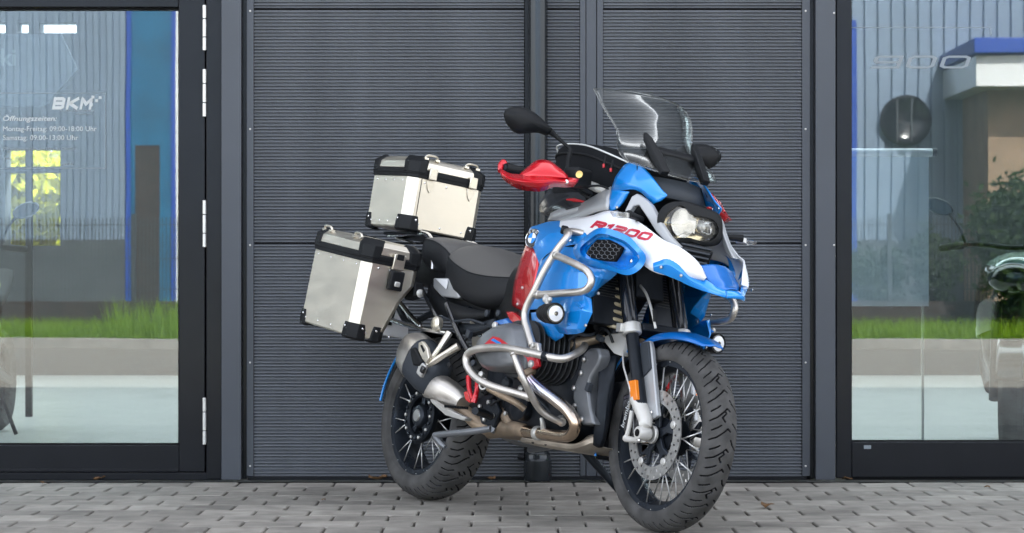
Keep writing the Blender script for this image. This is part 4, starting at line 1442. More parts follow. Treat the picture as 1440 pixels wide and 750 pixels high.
# ------------------------------------------------------------------ seats
def seat_loft(secs, name):
    A3 = np.array([spline(np.array(secs), 5)][0])
    rings = []
    for x, w, zt, zs, zb in A3:
        dz = zt - zs
        half = [(.0, zb), (.6 * w, zb + .004), (.93 * w, zb + .022), (w, zb + .4 * (zs - zb)), (.985 * w, zs - .010), (.958 * w, zs - .001), (.952 * w, zs), (.930 * w, zs + .010),
                (.80 * w, zs + .48 * dz), (.60 * w, zs + .80 * dz), (.36 * w, zs + .955 * dz), (.16 * w, zt - .004 * dz), (0, zt)]
        ring = [(x, -y, z) for y, z in half] + [(x, y, z) for y, z in half[-2:0:-1]]
        rings.append(ring)
    n = len(rings[0]); g = G(); v = np.concatenate([np.array(r) for r in rings]); f = []; mi = []
    for i in range(len(rings) - 1):
        for j in range(n):
            f.append((i * n + j, i * n + (j + 1) % n, (i + 1) * n + (j + 1) % n, (i + 1) * n + j))
            mi.append(1 if 6 <= j < n - 6 else 0)
    f += [tuple(range(n - 1, -1, -1)), tuple((len(rings) - 1) * n + j for j in range(n))]; mi += [0, 0]
    g.add(v, f); g.mi = mi
    o = part(name, g, ['seat', 'seat_g'], sharp=70, sub=1)
    for s in (1, -1):
        pts = [(r[6][0], s * (r[6][1] - .0015), r[6][2]) for r in rings[1:-1]]
        part('seam', tube(pts, .0022, 6, 1), 'seat', o)
    return o
seat_loft([(-.130, .05, .985, .975, .955), (-.118, .095, 1.010, .995, .925), (-.05, .135, 1.024, 1.002, .885), (.04, .148, 1.016, .992, .862), (.115, .146, .998, .965, .852), (.155, .125, .972, .930, .865), (.168, .09, .945, .915, .88)], 'pillion_seat')
seat_loft([(.135, .10, .968, .935, .86), (.160, .150, .990, .930, .80), (.25, .172, .990, .898, .765), (.36, .178, .970, .866, .735), (.47, .172, .936, .852, .725), (.57, .152, .905, .850, .742), (.635, .120, .890, .852, .785), (.655, .085, .878, .855, .82)], 'rider_seat')
# silver trim under the seat
c = [P(609, 391, .165), P(631, 391, .165), P(638, 401, .17), P(646, 418, .165), P(643, 420, .165), P(620, 417, .165), P(609, 405, .16)]
part('seat_trim', slab(c, (0, .03, 0)), 'silver', both=True, bevel=.006, seg=3)
c = [P(612, 392, .169), P(630, 393, .171), P(627, 407, .173)]
part('trim_facet', slab(c, (0, .004, 0)), 'white', bevel=.001)

# ------------------------------------------------------------------ tank panels
# red knee panel
rows = [[P(741, 346, .19), P(750, 349, .215), P(760, 352, .23)], [P(732, 372, .185), P(745, 375, .22), P(757, 385, .235)], [P(724, 405, .175), P(738, 408, .21), P(750, 412, .235)], [P(722, 430, .17), P(733, 436, .20), P(741, 440, .22)]]
part('knee_panel', skin(rows, 4), 'red', both=True, solid=.006)
c = [P(710, 438, .20), P(720, 438, .215), P(735, 450, .235), P(738, 462, .24), P(728, 460, .235), P(716, 451, .215)]
part('injector_cover', slab(c, (0, .04, 0)), 'red', both=True, bevel=.006)
c = [P(692, 452, .20), P(712, 447, .20), P(722, 456, .215), P(712, 462, .22)]
part('blue_shroud', slab(c, (0, .04, 0)), 'blue_d', both=True, bevel=.006)
# upper tank flank, blue
rows = [[P(742, 340, .200), P(747, 322, .195), P(757, 318, .195), P(775, 313, .19), P(800, 312, .19)],
        [P(752, 350, .225), P(762, 340, .235), P(775, 330, .235), P(795, 328, .232), P(825, 326, .225)],
        [P(760, 372, .240), P(768, 362, .250), P(785, 352, .252), P(806, 346, .250), P(830, 345, .24)]]
part('tank_flank', skin(rows, 4, kr=1), 'blue', both=True, solid=.006, sharp=5, bevel=.002)
part('panel_gap', tube([P(761, 369, .250), P(768, 360, .258), P(785, 350.5, .260), P(806, 345, .258), P(828, 344, .248)], .0022, 6, 4), 'gap', both=True)
# big lower wing
rows = [[P(762, 366, .246), P(780, 350, .254), P(800, 348, .256), P(822, 352, .254), P(850, 372, .235), P(868, 384, .20)],
        [P(754, 396, .250), P(776, 385, .272), P(800, 384, .274), P(820, 384, .268), P(842, 390, .240), P(858, 392, .20)],
        [P(747, 425, .246), P(772, 418, .270), P(798, 416, .274), P(818, 413, .266), P(834, 408, .240), P(841, 404, .21)],
        [P(744, 436, .238), P(770, 434, .262), P(797, 430, .268), P(816, 424, .258), P(829, 418, .238), P(836, 414, .21)]]
part('tank_wing', skin(rows, 4, kr=1), 'blue', both=True, solid=.006, sharp=5, bevel=.002)
rows = [[P(790, 424, .272), P(808, 418, .278), P(822, 416, .272), P(832, 421, .25)],
        [P(783, 440, .276), P(802, 440, .284), P(820, 436, .278), P(833.5, 440, .255)],
        [P(781, 458, .272), P(798, 462, .280), P(812, 462, .272), P(824, 461, .255)],
        [P(788, 468, .262), P(800, 470, .266), P(812, 469, .262), P(821, 466, .25)]]
part('lower_fin', skin(rows, 1), 'blue', both=True, solid=.006, sharp=4, bevel=.0025)
for a, b in (((802, 420), (822, 432)), ((789, 448), (803, 457))):
    g = slab([P(a[0], a[1], .272), P(a[0] + 6, a[1] - 1, .272), P(b[0], b[1], .282), P(b[0] - 4, b[1] + 3, .282)], (0, -.008, 0))
    part('fin_rib', g, 'blue', both=True, bevel=.003)
rows = [[P(748, 440, .240), P(765, 438, .255), P(782, 446, .262)], [P(750, 456, .245), P(768, 458, .262), P(790, 462, .265)], [P(760, 464, .245), P(778, 473, .255), P(794, 472, .26)], [P(770, 470, .24), P(783, 480, .25), P(793, 474, .255)]]
part('lower_tail_fin', skin(rows, 1), 'blue', both=True, solid=.006, sharp=4, bevel=.0025)
# emblem on the flank
ec = P(749.5, 335.5, .226); en = V(.16, -.95, .12); en /= np.linalg.norm(en)
ea, eu, ew = frame_of(en)
up = V(0, 0, 1) - en * np.dot(V(0, 0, 1), en); up /= np.linalg.norm(up); rt = np.cross(up, en)
for s in (1, -1):
    q = lambda p: V(p[0], p[1] * s, p[2])
    em = part('emblem', lathe([(.034, -.006), (.034, .002), (.031, .005), (.0, .005)], q(ec), q(en), 40), 'gloss_black')
    part('emblem_rim', lathe([(.0325, .0035), (.0342, .005), (.0355, .0035), (.0345, 0)], q(ec), q(en), 40), 'chrome', em)
    for k in range(4):
        t0 = k * math.pi / 2
        pts = [ec + en * .0056] + [ec + en * .0056 + .0195 * (math.cos(t) * rt + math.sin(t) * up) for t in np.linspace(t0, t0 + math.pi / 2, 9)]
        h = G().add([q(p) for p in pts], [tuple(range(10)) if s > 0 else tuple(range(9, -1, -1))])
        part('emblem_quarter', h, 'blue' if k % 2 else 'white', em, smooth=False, solid=.0004, offset=1)
    for ch, a in (('B', 128), ('M', 90), ('W', 52)):
        v, f = text_mesh(ch, .0145, 0, .0004, align='CENTER')
        v[:, 1] -= .005
        a_ = R(a) if s > 0 else R(a)
        cc_ = ec + en * .0062 + .0262 * (math.cos(a_) * rt + math.sin(a_) * up)
        ur = math.sin(a_) * rt - math.cos(a_) * up; uu = math.cos(a_) * rt + math.sin(a_) * up
        pp = np.array([cc_ + x * ur + y * uu for x, y, _ in v])
        if s > 0:
            part('lettering', G().add(pp, f), 'letter', em, smooth=False)
# air intake scoop: proud blue ring, recess, honeycomb
def ring_panel(outer, inner, lat_o, lat_i, n=10):
    o = spline([P(a, b, l) for (a, b), l in zip(outer, lat_o)], 6, True)
    i_ = spline([P(a, b, l) for (a, b), l in zip(inner, lat_i)], 6, True)
    return o, i_
out_px = [(806.8, 347.6), (824, 332), (840, 321.5), (855, 321.5), (872, 327), (886, 334), (899, 348), (908, 360), (905, 373), (893, 384), (880, 387), (862, 382), (838, 376), (820, 370), (809, 362)]
in_px = [(816, 349), (828, 338), (840, 329.5), (852, 329.5), (866, 334), (880, 340), (892, 351), (899, 361), (897, 369), (888, 377), (876, 380), (860, 375), (842, 369), (826, 364), (818, 358)]
lo_ = [.268, .272, .270, .262, .252, .242, .226, .210, .206, .214, .226, .242, .258, .266, .268]
o1 = spline([P(a, b, l - .03) for (a, b), l in zip(out_px, lo_)], 5, True)
o2 = spline([P(a, b, l + .006) for (a, b), l in zip(out_px, lo_)], 5, True)
i2 = spline([P(a, b, l + .016) for (a, b), l in zip(in_px, lo_)], 5, True)
i1 = spline([P(a, b, l + .002) for (a, b), l in zip(in_px, lo_)], 5, True)
i0 = spline([P(a + (856 - a) * .18, b + (354 - b) * .18, l - .004) for (a, b), l in zip(in_px, lo_)], 5, True)
sc_ = part('intake_scoop', loft([o1, o2, i2, i1, i0], cap=False), 'blue', both=True, sharp=50)
cen = i0.mean(0)
g = G().add(np.concatenate([i0 - V(0, -.002, 0), [cen - V(0, -.002, 0)]]), [(k, (k + 1) % len(i0), len(i0)) for k in range(len(i0))])
part('intake_floor', g, 'blue', both=True, solid=.002)
gr = [(823.6, 357), (830, 346), (839, 337), (855, 337), (866, 342), (875, 348), (870, 359), (864, 368), (848, 367), (831, 363)]
gl = [.268, .268, .266, .258, .252, .246, .248, .250, .258, .264]
g1 = [P(a, b, l + .004) for (a, b), l in zip(gr, gl)]
gp = part('intake_grille', slab(g1, (0, .012, 0)), 'gap', both=True, bevel=.002)
# honeycomb bars
xa = P(823.6, 357, .272); xb = P(875, 348, .250); za = P(848, 336, .262); zb = P(848, 367, .262)
ux = (xb - xa); uz = (za - zb)
g = G()
from math import hypot
poly2 = np.array([(a, b) for a, b in gr])
def inside(p):
    x, y = p; c = False
    for k in range(len(poly2)):
        (x1, y1), (x2, y2) = poly2[k], poly2[(k + 1) % len(poly2)]
        if (y1 > y) != (y2 > y) and x < (x2 - x1) * (y - y1) / (y2 - y1) + x1: c = not c
    return c
def latg(a): return np.interp(a, [823, 875], [.275, .254])
for r_ in range(-1, 9):
    for c_ in range(-1, 9):
        cx_ = 822 + c_ * 8.0 + (4.0 if r_ % 2 else 0); cy_ = 334 + r_ * 5.2 + c_ * .4
        hexp = [(cx_ + 4.0 * math.cos(t), cy_ + 3.4 * math.sin(t)) for t in np.linspace(math.pi / 6, math.pi / 6 + 2 * math.pi, 7)]
        for a, b in ((0, 1), (1, 2), (2, 3)):
            if inside(hexp[a]) and inside(hexp[b]):
                tube([P(*hexp[a], latg(hexp[a][0])), P(*hexp[b], latg(hexp[b][0]))], .0010, 4, 1, g)
for s, o in zip((1, -1), gp):
    q = part('honeycomb', g, 'engine', o, mirror=s < 0); q['kind'] = 'stuff'
for a, b, l in ((888.4, 367.5, .228), (802, 338, .256), (778, 434, .27)):
    part('panel_screw', lathe([(.007, 0), (.007, .004), (.003, .006)], P(a, b, l), (0, -1, 0), 14), 'chrome', both=True)

# ------------------------------------------------------------------ white side panels with lettering
up_ = [(778, 314, .185), (805, 309, .195), (832, 305, .200), (856, 298, .200), (880, 303, .195), (906, 318, .182), (933, 338, .160), (957, 349, .135), (981, 370, .096), (992, 392, .077)]
lw_ = [(800, 330, .225), (820, 332, .228), (842, 334, .228), (868, 338, .224), (890, 350, .214), (905, 372, .196), (924, 384, .172), (946, 388, .145), (970, 390, .115), (991, 393.5, .082)]
md_ = [((a[0] + b[0]) / 2, (a[1] + b[1]) / 2, (a[2] + b[2]) / 2 + .010) for a, b in zip(up_, lw_)]
rows = [[P(*p) for p in up_], [P(*p) for p in md_], [P(*p) for p in lw_]]
wp = part('side_panel', skin(rows, 4), 'white', both=True, solid=.006)
# lettering follows the panel
pan = surf(wp[0])
v, f = stroke_text('R1200', .35, .30, 1.10)
v[:, 0] -= v[:, 0].min(); v[:, 0] /= v[:, 0].max()
# baseline runs down to the right across the panel
b0, b1 = V(829, 320), V(914, 340); t0_, t1_ = V(835, 309.0), V(920, 328.5)
for s_i, o in enumerate(wp):
    pts = []
    for x, y, zo in v:
        if s_i: x = 1 - x      # reads the right way round on the other side too
        pq = (b0 * (1 - x) + b1 * x) * (1 - y) + (t0_ * (1 - x) + t1_ * x) * y
        p = hit(pan, pq[0], pq[1], .0022 + zo)
        if p is None: p = P(pq[0], pq[1], .21)
        pts.append(p)
    pts = np.array(pts)
    if s_i:
        pts[:, 1] *= -1
    part('lettering', G().add(pts, f), 'redfilm', o, smooth=False)

# silver frame panels
rows = [[P(772, 311, .16), P(800, 300, .165), P(828, 283, .165), P(861, 264, .15)], [P(800, 312, .185), P(822, 306, .192), P(842, 299, .190), P(857, 297, .180)]]
part('silver_panel', skin(rows, 4), 'silver', both=True, solid=.008)
c = [P(878, 297, .185), P(888, 276, .175), P(895, 272, .172), P(905, 279, .168), P(914, 288, .162), P(926, 310, .152), P(940, 332, .142), P(955, 347, .130), P(950, 348, .130), P(934, 340, .148), P(922, 326, .158), P(908, 304, .168), P(898, 289, .174), P(890, 290, .178), P(882, 301, .185)]
part('silver_arch', slab(c, (0, .022, 0)), 'silver', both=True, bevel=.005, seg=3)
# turn signals
for s in (1, -1):
    q = lambda p: V(p[0], p[1] * s, p[2])
    g = loft([[q(P(857 + a, 301 + b, .30)) for a, b in r_] for r_ in ([(0, -3), (10, -5), (16, -2), (14, 3), (4, 4)],)] + [[q(P(868 + a * .9, 303 + b * .9, .262)) for a, b in [(0, -3), (10, -5), (16, -2), (14, 3), (4, 4)]]])
    ts = part('turn_signal', g, 'lens', bevel=.003)
    g = tube([q(P(884, 301, .25)), q(P(893, 305, .21)), q(P(902, 309, .17))], [.014, .011, .012], 10, 4)
    part('signal_stalk', g, 'plastic', ts)
    g = loft([[q(P(874 + a, 303 + b, .262)) for a, b in [(-6, -5), (8, -4), (8, 4), (-6, 4)]], [q(P(880 + a, 303 + b, .245)) for a, b in [(-4, -4), (6, -3), (6, 3), (-4, 3)]]])
    part('signal_housing', g, 'cast', ts, bevel=.002)

# ------------------------------------------------------------------ upper fairing (blue ears), visor, headlight
o_ = [(892.8, 230.4, .150), (876.8, 234.4, .160), (866.4, 249.6, .172), (861, 267, .180), (855, 296, .185), (857, 299, .185), (872, 292.8, .182), (886, 273, .176), (895, 268.8, .172), (904, 272, .168), (906.4, 278.4, .166), (917.6, 288, .160), (937.6, 280, .140), (938.4, 275, .138), (929.6, 267, .142), (916.8, 249.6, .144), (904, 235, .146)]
rows = [[P(892.8, 230.4, 0.128), P(904, 236, 0.124), P(917, 250, 0.120), P(930, 267, 0.116), P(938.4, 276, 0.114)],
        [P(880, 233, 0.142), P(893, 244, 0.148), P(908, 258, 0.144), P(922, 270, 0.132), P(936, 278, 0.120)],
        [P(867, 250, 0.158), P(880, 256, 0.170), P(900, 264, 0.160), P(914, 274, 0.146), P(930, 283, 0.124)],
        [P(861, 268, 0.166), P(876, 268, 0.172), P(892, 267, 0.164), P(905, 272, 0.152), P(918, 287.5, 0.134)]]
g = skin(rows[:3], 4); skin(rows[2:], 4, g)
part('cockpit_fairing', g, 'blue', both=True, solid=.006, sharp=12)
part('panel_gap', tube([P(896, 233, .136), P(896, 243, .147), P(894, 255, .158)], .0020, 6, 3), 'gap', both=True)
rows = [[P(861, 268, 0.166), P(872, 268, 0.172), P(886, 270, 0.166)], [P(858, 284, 0.168), P(868, 284, 0.171), P(878, 284, 0.164)], [P(855.5, 298, 0.169), P(862, 297, 0.170), P(871, 293, 0.166)]]
part('fairing_leg', skin(rows, 4), 'blue', both=True, solid=.006)
part('fairing_screw', lathe([(.007, 0), (.007, .004), (.003, .006)], P(931, 276, 0.124), (.5, -.6, .5), 14), 'chrome', both=True)
# visor sheet between screen and lamp
yy = (-.130, -.065, 0, .065, .130)
za = P(955, 256, 0); zb = P(962, 284, 0)
rows = [[(za[0] - .9 * y * y * 3, y, za[2]) for y in yy], [(zb[0] - .9 * y * y * 3, y * 1.0, zb[2]) for y in yy]]
part('lamp_visor', skin(rows, 4), 'plastic_g', solid=.005)

# headlight: round reflector on the bike's right, wide one on its left
hx = P(975, 318, 0)[0] + .012
def HP(px, py, dx=0): return PX(px, py, hx + dx)
hl = [(934, 316), (937, 304), (944, 296), (953, 290), (961, 290), (968, 296), (973, 302), (988, 305), (1003, 309), (1010, 317), (1011, 328), (1005, 336), (995, 340), (982, 338), (967, 334), (957, 337), (948, 336), (939, 329)]
def hbulge(px): return .018 * (1 - ((px - 972) / 40.0) ** 2)
c0 = spline([HP(a, b) for a, b in hl], 3, True)
cm = c0.mean(0)
rings = [c0 * 1.0]
g = G()
rr_ = []
for k, q in enumerate((1.0, .92, .70, .40)):
    rr_.append([cm + (p - cm) * q + V(.026 * (1 - q * q) + (-.012 if k == 0 else 0), 0, 0) for p in c0])
loft(rr_, g)
hlm = part('headlight_lens', g, 'lens', sharp=60)
# housing round it
hs = [(924, 312), (928, 296), (938, 287), (952, 283), (968, 284), (985, 290), (1004, 297), (1014, 305), (1016.5, 322), (1014, 340), (1005, 346), (990, 347), (972, 342), (957, 345), (944, 341), (931, 332)]
c1 = spline([HP(a, b, -.010) for a, b in hs], 3, True)
c2 = spline([HP(a, b, -.10) for a, b in hs], 3, True)
n1 = len(c1)
ci = np.array([c0[int(i * len(c0) / n1) % len(c0)] for i in range(n1)])
# start both loops at the same angle
def resort(c, n):
    m = c.mean(0); a = np.arctan2(c[:, 2] - m[2], c[:, 1] - m[1])
    o = np.argsort(a); c = c[o]; a = a[o]
    t = np.linspace(-math.pi, math.pi, n, endpoint=False)
    return np.stack([np.interp(t, a, c[:, k], period=2 * math.pi) for k in range(3)], 1)
N_ = 72
ri_, ro_ = resort(c0, N_), resort(c1, N_)
rim_ = ro_ * .75 + ri_ * .25 + V(.004, 0, 0)
bk = resort(c2, N_) ; bk = bk.mean(0) + (bk - bk.mean(0)) * .9
g = loft([ri_ - V(.045, 0, 0), ri_ + V(-.002, 0, 0), rim_, ro_, bk], cap=False)
hh = part('headlight_housing', g, 'plastic', sharp=50)
g = G().add(np.concatenate([ri_ - V(.045, 0, 0), [ri_.mean(0) - V(.05, 0, 0)]]), [(k, (k + 1) % N_, N_) for k in range(N_)])
part('lamp_bowl', g, 'lampchrome', hh)
# reflectors inside
pr = HP(953, 314, -.035)
part('round_reflector', lathe([(.050, .030), (.046, .018), (.034, .004), (.016, -.004), (.0, -.006)], pr, (1, 0, .0), 40), 'chrome', hh)
for a, b, w_, h_ in ((984, 320, .032, .024), (999, 322, .022, .024)):
    q = HP(a, b, -.034)
    g = loft([[q + V(d, w_ * np.sign(math.cos(t)) * abs(math.cos(t)) ** .5 * k, h_ * np.sign(math.sin(t)) * abs(math.sin(t)) ** .5 * k) for t in np.linspace(0, 2 * math.pi, 24, endpoint=False)] for d, k in ((.028, 1), (.012, .9), (.0, .6), (-.002, .1))], cap=False)
    part('square_reflector', g, 'chrome', hh)
g = G()
box(HP(976, 318, -.012), (.006, .012, .055), None, g)
part('lamp_divider', g, 'chrome', hh, bevel=.002)
part('bulb', lathe([(.014, 0), (.014, .012), (.006, .02)], HP(985, 320, -.036), (1, 0, 0), 16), 'white', hh)

# ------------------------------------------------------------------ beak
yk = lambda px, py, lat: P(px, py, lat)
ridge = [P(984, 373, 0.028), P(1004, 386, .026), P(1022, 398, .024), P(1034, 405, .022)]
def pr_(p): return V(p[0], p[1], p[2])
# top middle, dark blue, between the white panels
E1 = [P(984, 373, .070), P(988, 383, .072), P(994, 394, .070), P(1006, 404, .050), P(1018, 409, .034)]
rows = [[V(p[0], p[1], p[2]) for p in E1], [V(p[0] + .012, p[1] * .45, p[2] + .010) for p in E1], [V(p[0] + .015, 0, p[2] + .012) for p in E1], [V(p[0] + .012, -p[1] * .45, p[2] + .010) for p in E1], [V(p[0], -p[1], p[2]) for p in E1]]
bk_ = part('beak', skin(rows, 4), 'blue_d', solid=.005)
# lower blue flank with raised fin
fa = [P(919.5, 370.5, .182), P(939, 358.5, .160), P(956, 368, .140), P(968, 382, .112), P(992, 394, .076), P(1006, 404, .052), P(1020, 410, .033)]
fb = [P(919.5, 376, .187), P(939, 372, .170), P(955, 381, .148), P(970, 393, .120), P(990, 403, .086), P(1006, 410, .060), P(1022, 415, .037)]
fc = [P(920, 381, .182), P(939, 388, .160), P(955, 394.5, .138), P(970, 402, .114), P(988, 409, .086), P(1004, 414.5, .062), P(1021, 419, .036)]
part('beak_flank', skin([fa, fb, fc], 4, kr=1), 'blue', both=True, solid=.006, sharp=5, bevel=.002)
nose = [fa[-1], fb[-1], fc[-1]]
rows = [[V(p[0] + d, p[1] * k, p[2] + e) for k, d, e in ((1, 0, 0), (.5, .014, .002), (0, .018, .003), (-.5, .014, .002), (-1, 0, 0))] for p in nose]
part('beak_nose', skin(rows, 3), 'blue', bk_, solid=.005)
# grille slats under the lamp
gx = P(985, 358, 0)[0] - .01
g = box((gx - .05, 0, P(985, 360, 0)[2]), (.05, .15, .07), rotm((0, 1, 0), R(20)))
gk = part('grille_box', g, 'plastic', bevel=.006)
for i in range(4):
    z0 = P(975, 349 + 7 * i, 0)
    g = box((z0[0] + .004, 0, z0[2]), (.030, .130 - .012 * i, .008), rotm((0, 1, 0), R(-18)))
    part('grille_slat', g, 'plastic_g', gk, bevel=.002)
# underside panel of the beak
rows = [[V(p[0] - .01, p[1] * k * .96, p[2] + .012) for k in (1, .5, 0, -.5, -1)] for p in fc]
part('beak_underside', skin(rows, 2), 'plastic', bk_, solid=.004)
# oil cooler behind
g = box((1.25, 0, .86), (.04, .12, .14), rotm((0, 1, 0), R(-15)))
part('oil_cooler', g, 'black_metal', bevel=.004)

# ------------------------------------------------------------------ windscreen with struts
W_T = (1.096, .199, 1.509); 
def wsrow(x, z, lat, curve, n=7):
    return [V(x + curve * (1 - (2 * i / (n - 1) - 1) ** 2), -lat * (1 - 2 * i / (n - 1)) * 1.0, z + .0) for i in range(n)]
rows = []
for (x, z, lat, cv, lift) in ((1.075, 1.514, .208, .066, .014), (1.116, 1.470, .204, .064, .010), (1.150, 1.425, .190, .066, .0), (1.190, 1.372, .170, .066, 0), (1.228, 1.322, .186, .072, 0), (1.280, 1.276, .206, .082, -.012), (1.318, 1.245, .196, .090, -.030)):
    n = 9
    rows.append([V(x + cv * (1 - abs(2 * i / (n - 1) - 1) ** 2.2), -lat * (1 - 2 * i / (n - 1)), z + lift * (1 - abs(2 * i / (n - 1) - 1) ** 2)) for i in range(n)])
scr = part('windscreen', skin(rows, 4), 'screen', solid=.004)
Aed = np.array(rows)
edge = np.concatenate([Aed[0], Aed[1:, -1], Aed[-1, ::-1][1:], Aed[1:-1, 0][::-1]])
part('screen_edge', tube(np.concatenate([spline(Aed[0], 4), spline(Aed[:, -1], 4), spline(Aed[-1, ::-1], 4), spline(Aed[::-1, 0], 4)]), .0024, 6, 1), 'lens', scr)
for s in (1, -1):
    a, b = V(1.274, -.107 * s, 1.366), V(1.400, -.090 * s, 1.220)
    d = (b - a) / np.linalg.norm(b - a)
    wv = V(0, .017 * s, 0) ; nv = np.cross(d, V(0, 1, 0)); nv /= np.linalg.norm(nv)
    ring = lambda c, k, t: [c + wv * k + nv * t, c - wv * k + nv * t * .6, c - wv * k - nv * t, c + wv * k - nv * t]
    g = loft([ring(a, .25, .006), ring(a + d * .03, .75, .012), ring(a + d * .12, 1.05, .016), ring(b, .95, .014)])
    part('screen_strut', g, 'plastic', bevel=.004)
# instrument cluster
cq = P(948, 232, 0)
g = box(cq + V(-.04, 0, 0), (.05, .20, .11), rotm((0, 1, 0), R(32)))
ic = part('instrument_cluster', g, 'plastic', bevel=.014, seg=3)
part('cluster_bracket', tube([V(1.27, -.10, 1.17), V(1.30, -.07, 1.20), V(1.33, 0, 1.205), V(1.30, .07, 1.20), V(1.27, .10, 1.17)], .009, 8, 4), 'cast')
g = box((1.20, 0, 1.12), (.18, .20, .10))
part('cockpit_bracket', g, 'plastic', bevel=.02)

# ------------------------------------------------------------------ tank top and tank bag
g = G(); rings = []
for x, w, z in ((.74, .115, 1.06), (.78, .135, 1.10), (.90, .145, 1.16), (1.02, .14, 1.17), (1.10, .115, 1.13)):
    rings.append([(x, w * math.cos(t), 1.02 + (z - 1.02) * max(0, math.sin(t)) ** .6 - .03 * max(0, -math.sin(t))) for t in np.linspace(0, 2 * math.pi, 24, endpoint=False)])
loft(rings, g)
part('tank_top', g, 'gloss_black', sharp=60)
tb_secs = ((.768, .105, 1.17, 1.318), (.785, .132, 1.13, 1.346), (.88, .146, 1.12, 1.348), (1.00, .148, 1.12, 1.336), (1.12, .136, 1.13, 1.304), (1.195, .10, 1.15, 1.276))
rings = []
for x, w, z0, z1 in tb_secs:
    rings.append([(x, w * np.sign(math.cos(t)) * abs(math.cos(t)) ** .36, (z0 + z1) / 2 + (z1 - z0) / 2 * np.sign(math.sin(t)) * abs(math.sin(t)) ** .36) for t in np.linspace(0, 2 * math.pi, 48, endpoint=False)])
A2 = np.array(rings); A2 = np.array([spline(A2[:, j], 3) for j in range(A2.shape[1])]).transpose(1, 0, 2)
tb = part('tank_bag', loft(list(A2)), 'cloth', sharp=70)
loop = [(x + .002, y * (w + .004), z1 - .012) for x, w, z0, z1 in tb_secs for y in (-1,)]
part('piping', tube(loop, .0032, 8, 4), 'piping', tb)
part('piping', tube([(x, -y, z) for x, y, z in loop], .0032, 8, 4), 'piping', tb)
loop2 = [(x + .002, -(w + .003), z1 - .045) for x, w, z0, z1 in tb_secs]
part('zip', tube(loop2, .004, 8, 4), 'plastic', tb)
for px, py in ((850, 231), (860, 237)):
    part('zip_pull', tube([P(px + 2, py - 12, .155), P(px, py, .160), P(px - 1, py + 6, .160)], [.003, .005, .005], 8, 2), 'plastic', tb)
    part('zip_tag', tube([P(px - 1, py, .164), P(px - 1, py + 5, .164)], .0045, 8, 1), 'red_flat', tb)
# black deck and red stripe by the filler
rows = [[P(761, 288, .10), P(772, 272, .11), P(795, 264, .12), P(830, 268, .13)], [P(763, 300, .12), P(780, 290, .15), P(805, 282, .155), P(835, 280, .15)], [P(778, 304, .14), P(795, 298, .165), P(815, 292, .17), P(838, 284, .16)]]
part('tank_deck', skin(rows, 4), 'gloss_black', both=True, solid=.008)
part('deck_stripe', tube([P(797, 281, .166), P(808, 281.5, .168), P(825, 285, .168)], [.003, .0065, .003], 8, 4), 'red_flat')
rows = [[P(776, 301, .155), P(795, 292, .165), P(818, 288, .165)], [P(772, 311, .165), P(798, 304, .175), P(822, 297, .178)]]
part('deck_trim', skin(rows, 3), 'silver', both=True, solid=.006)

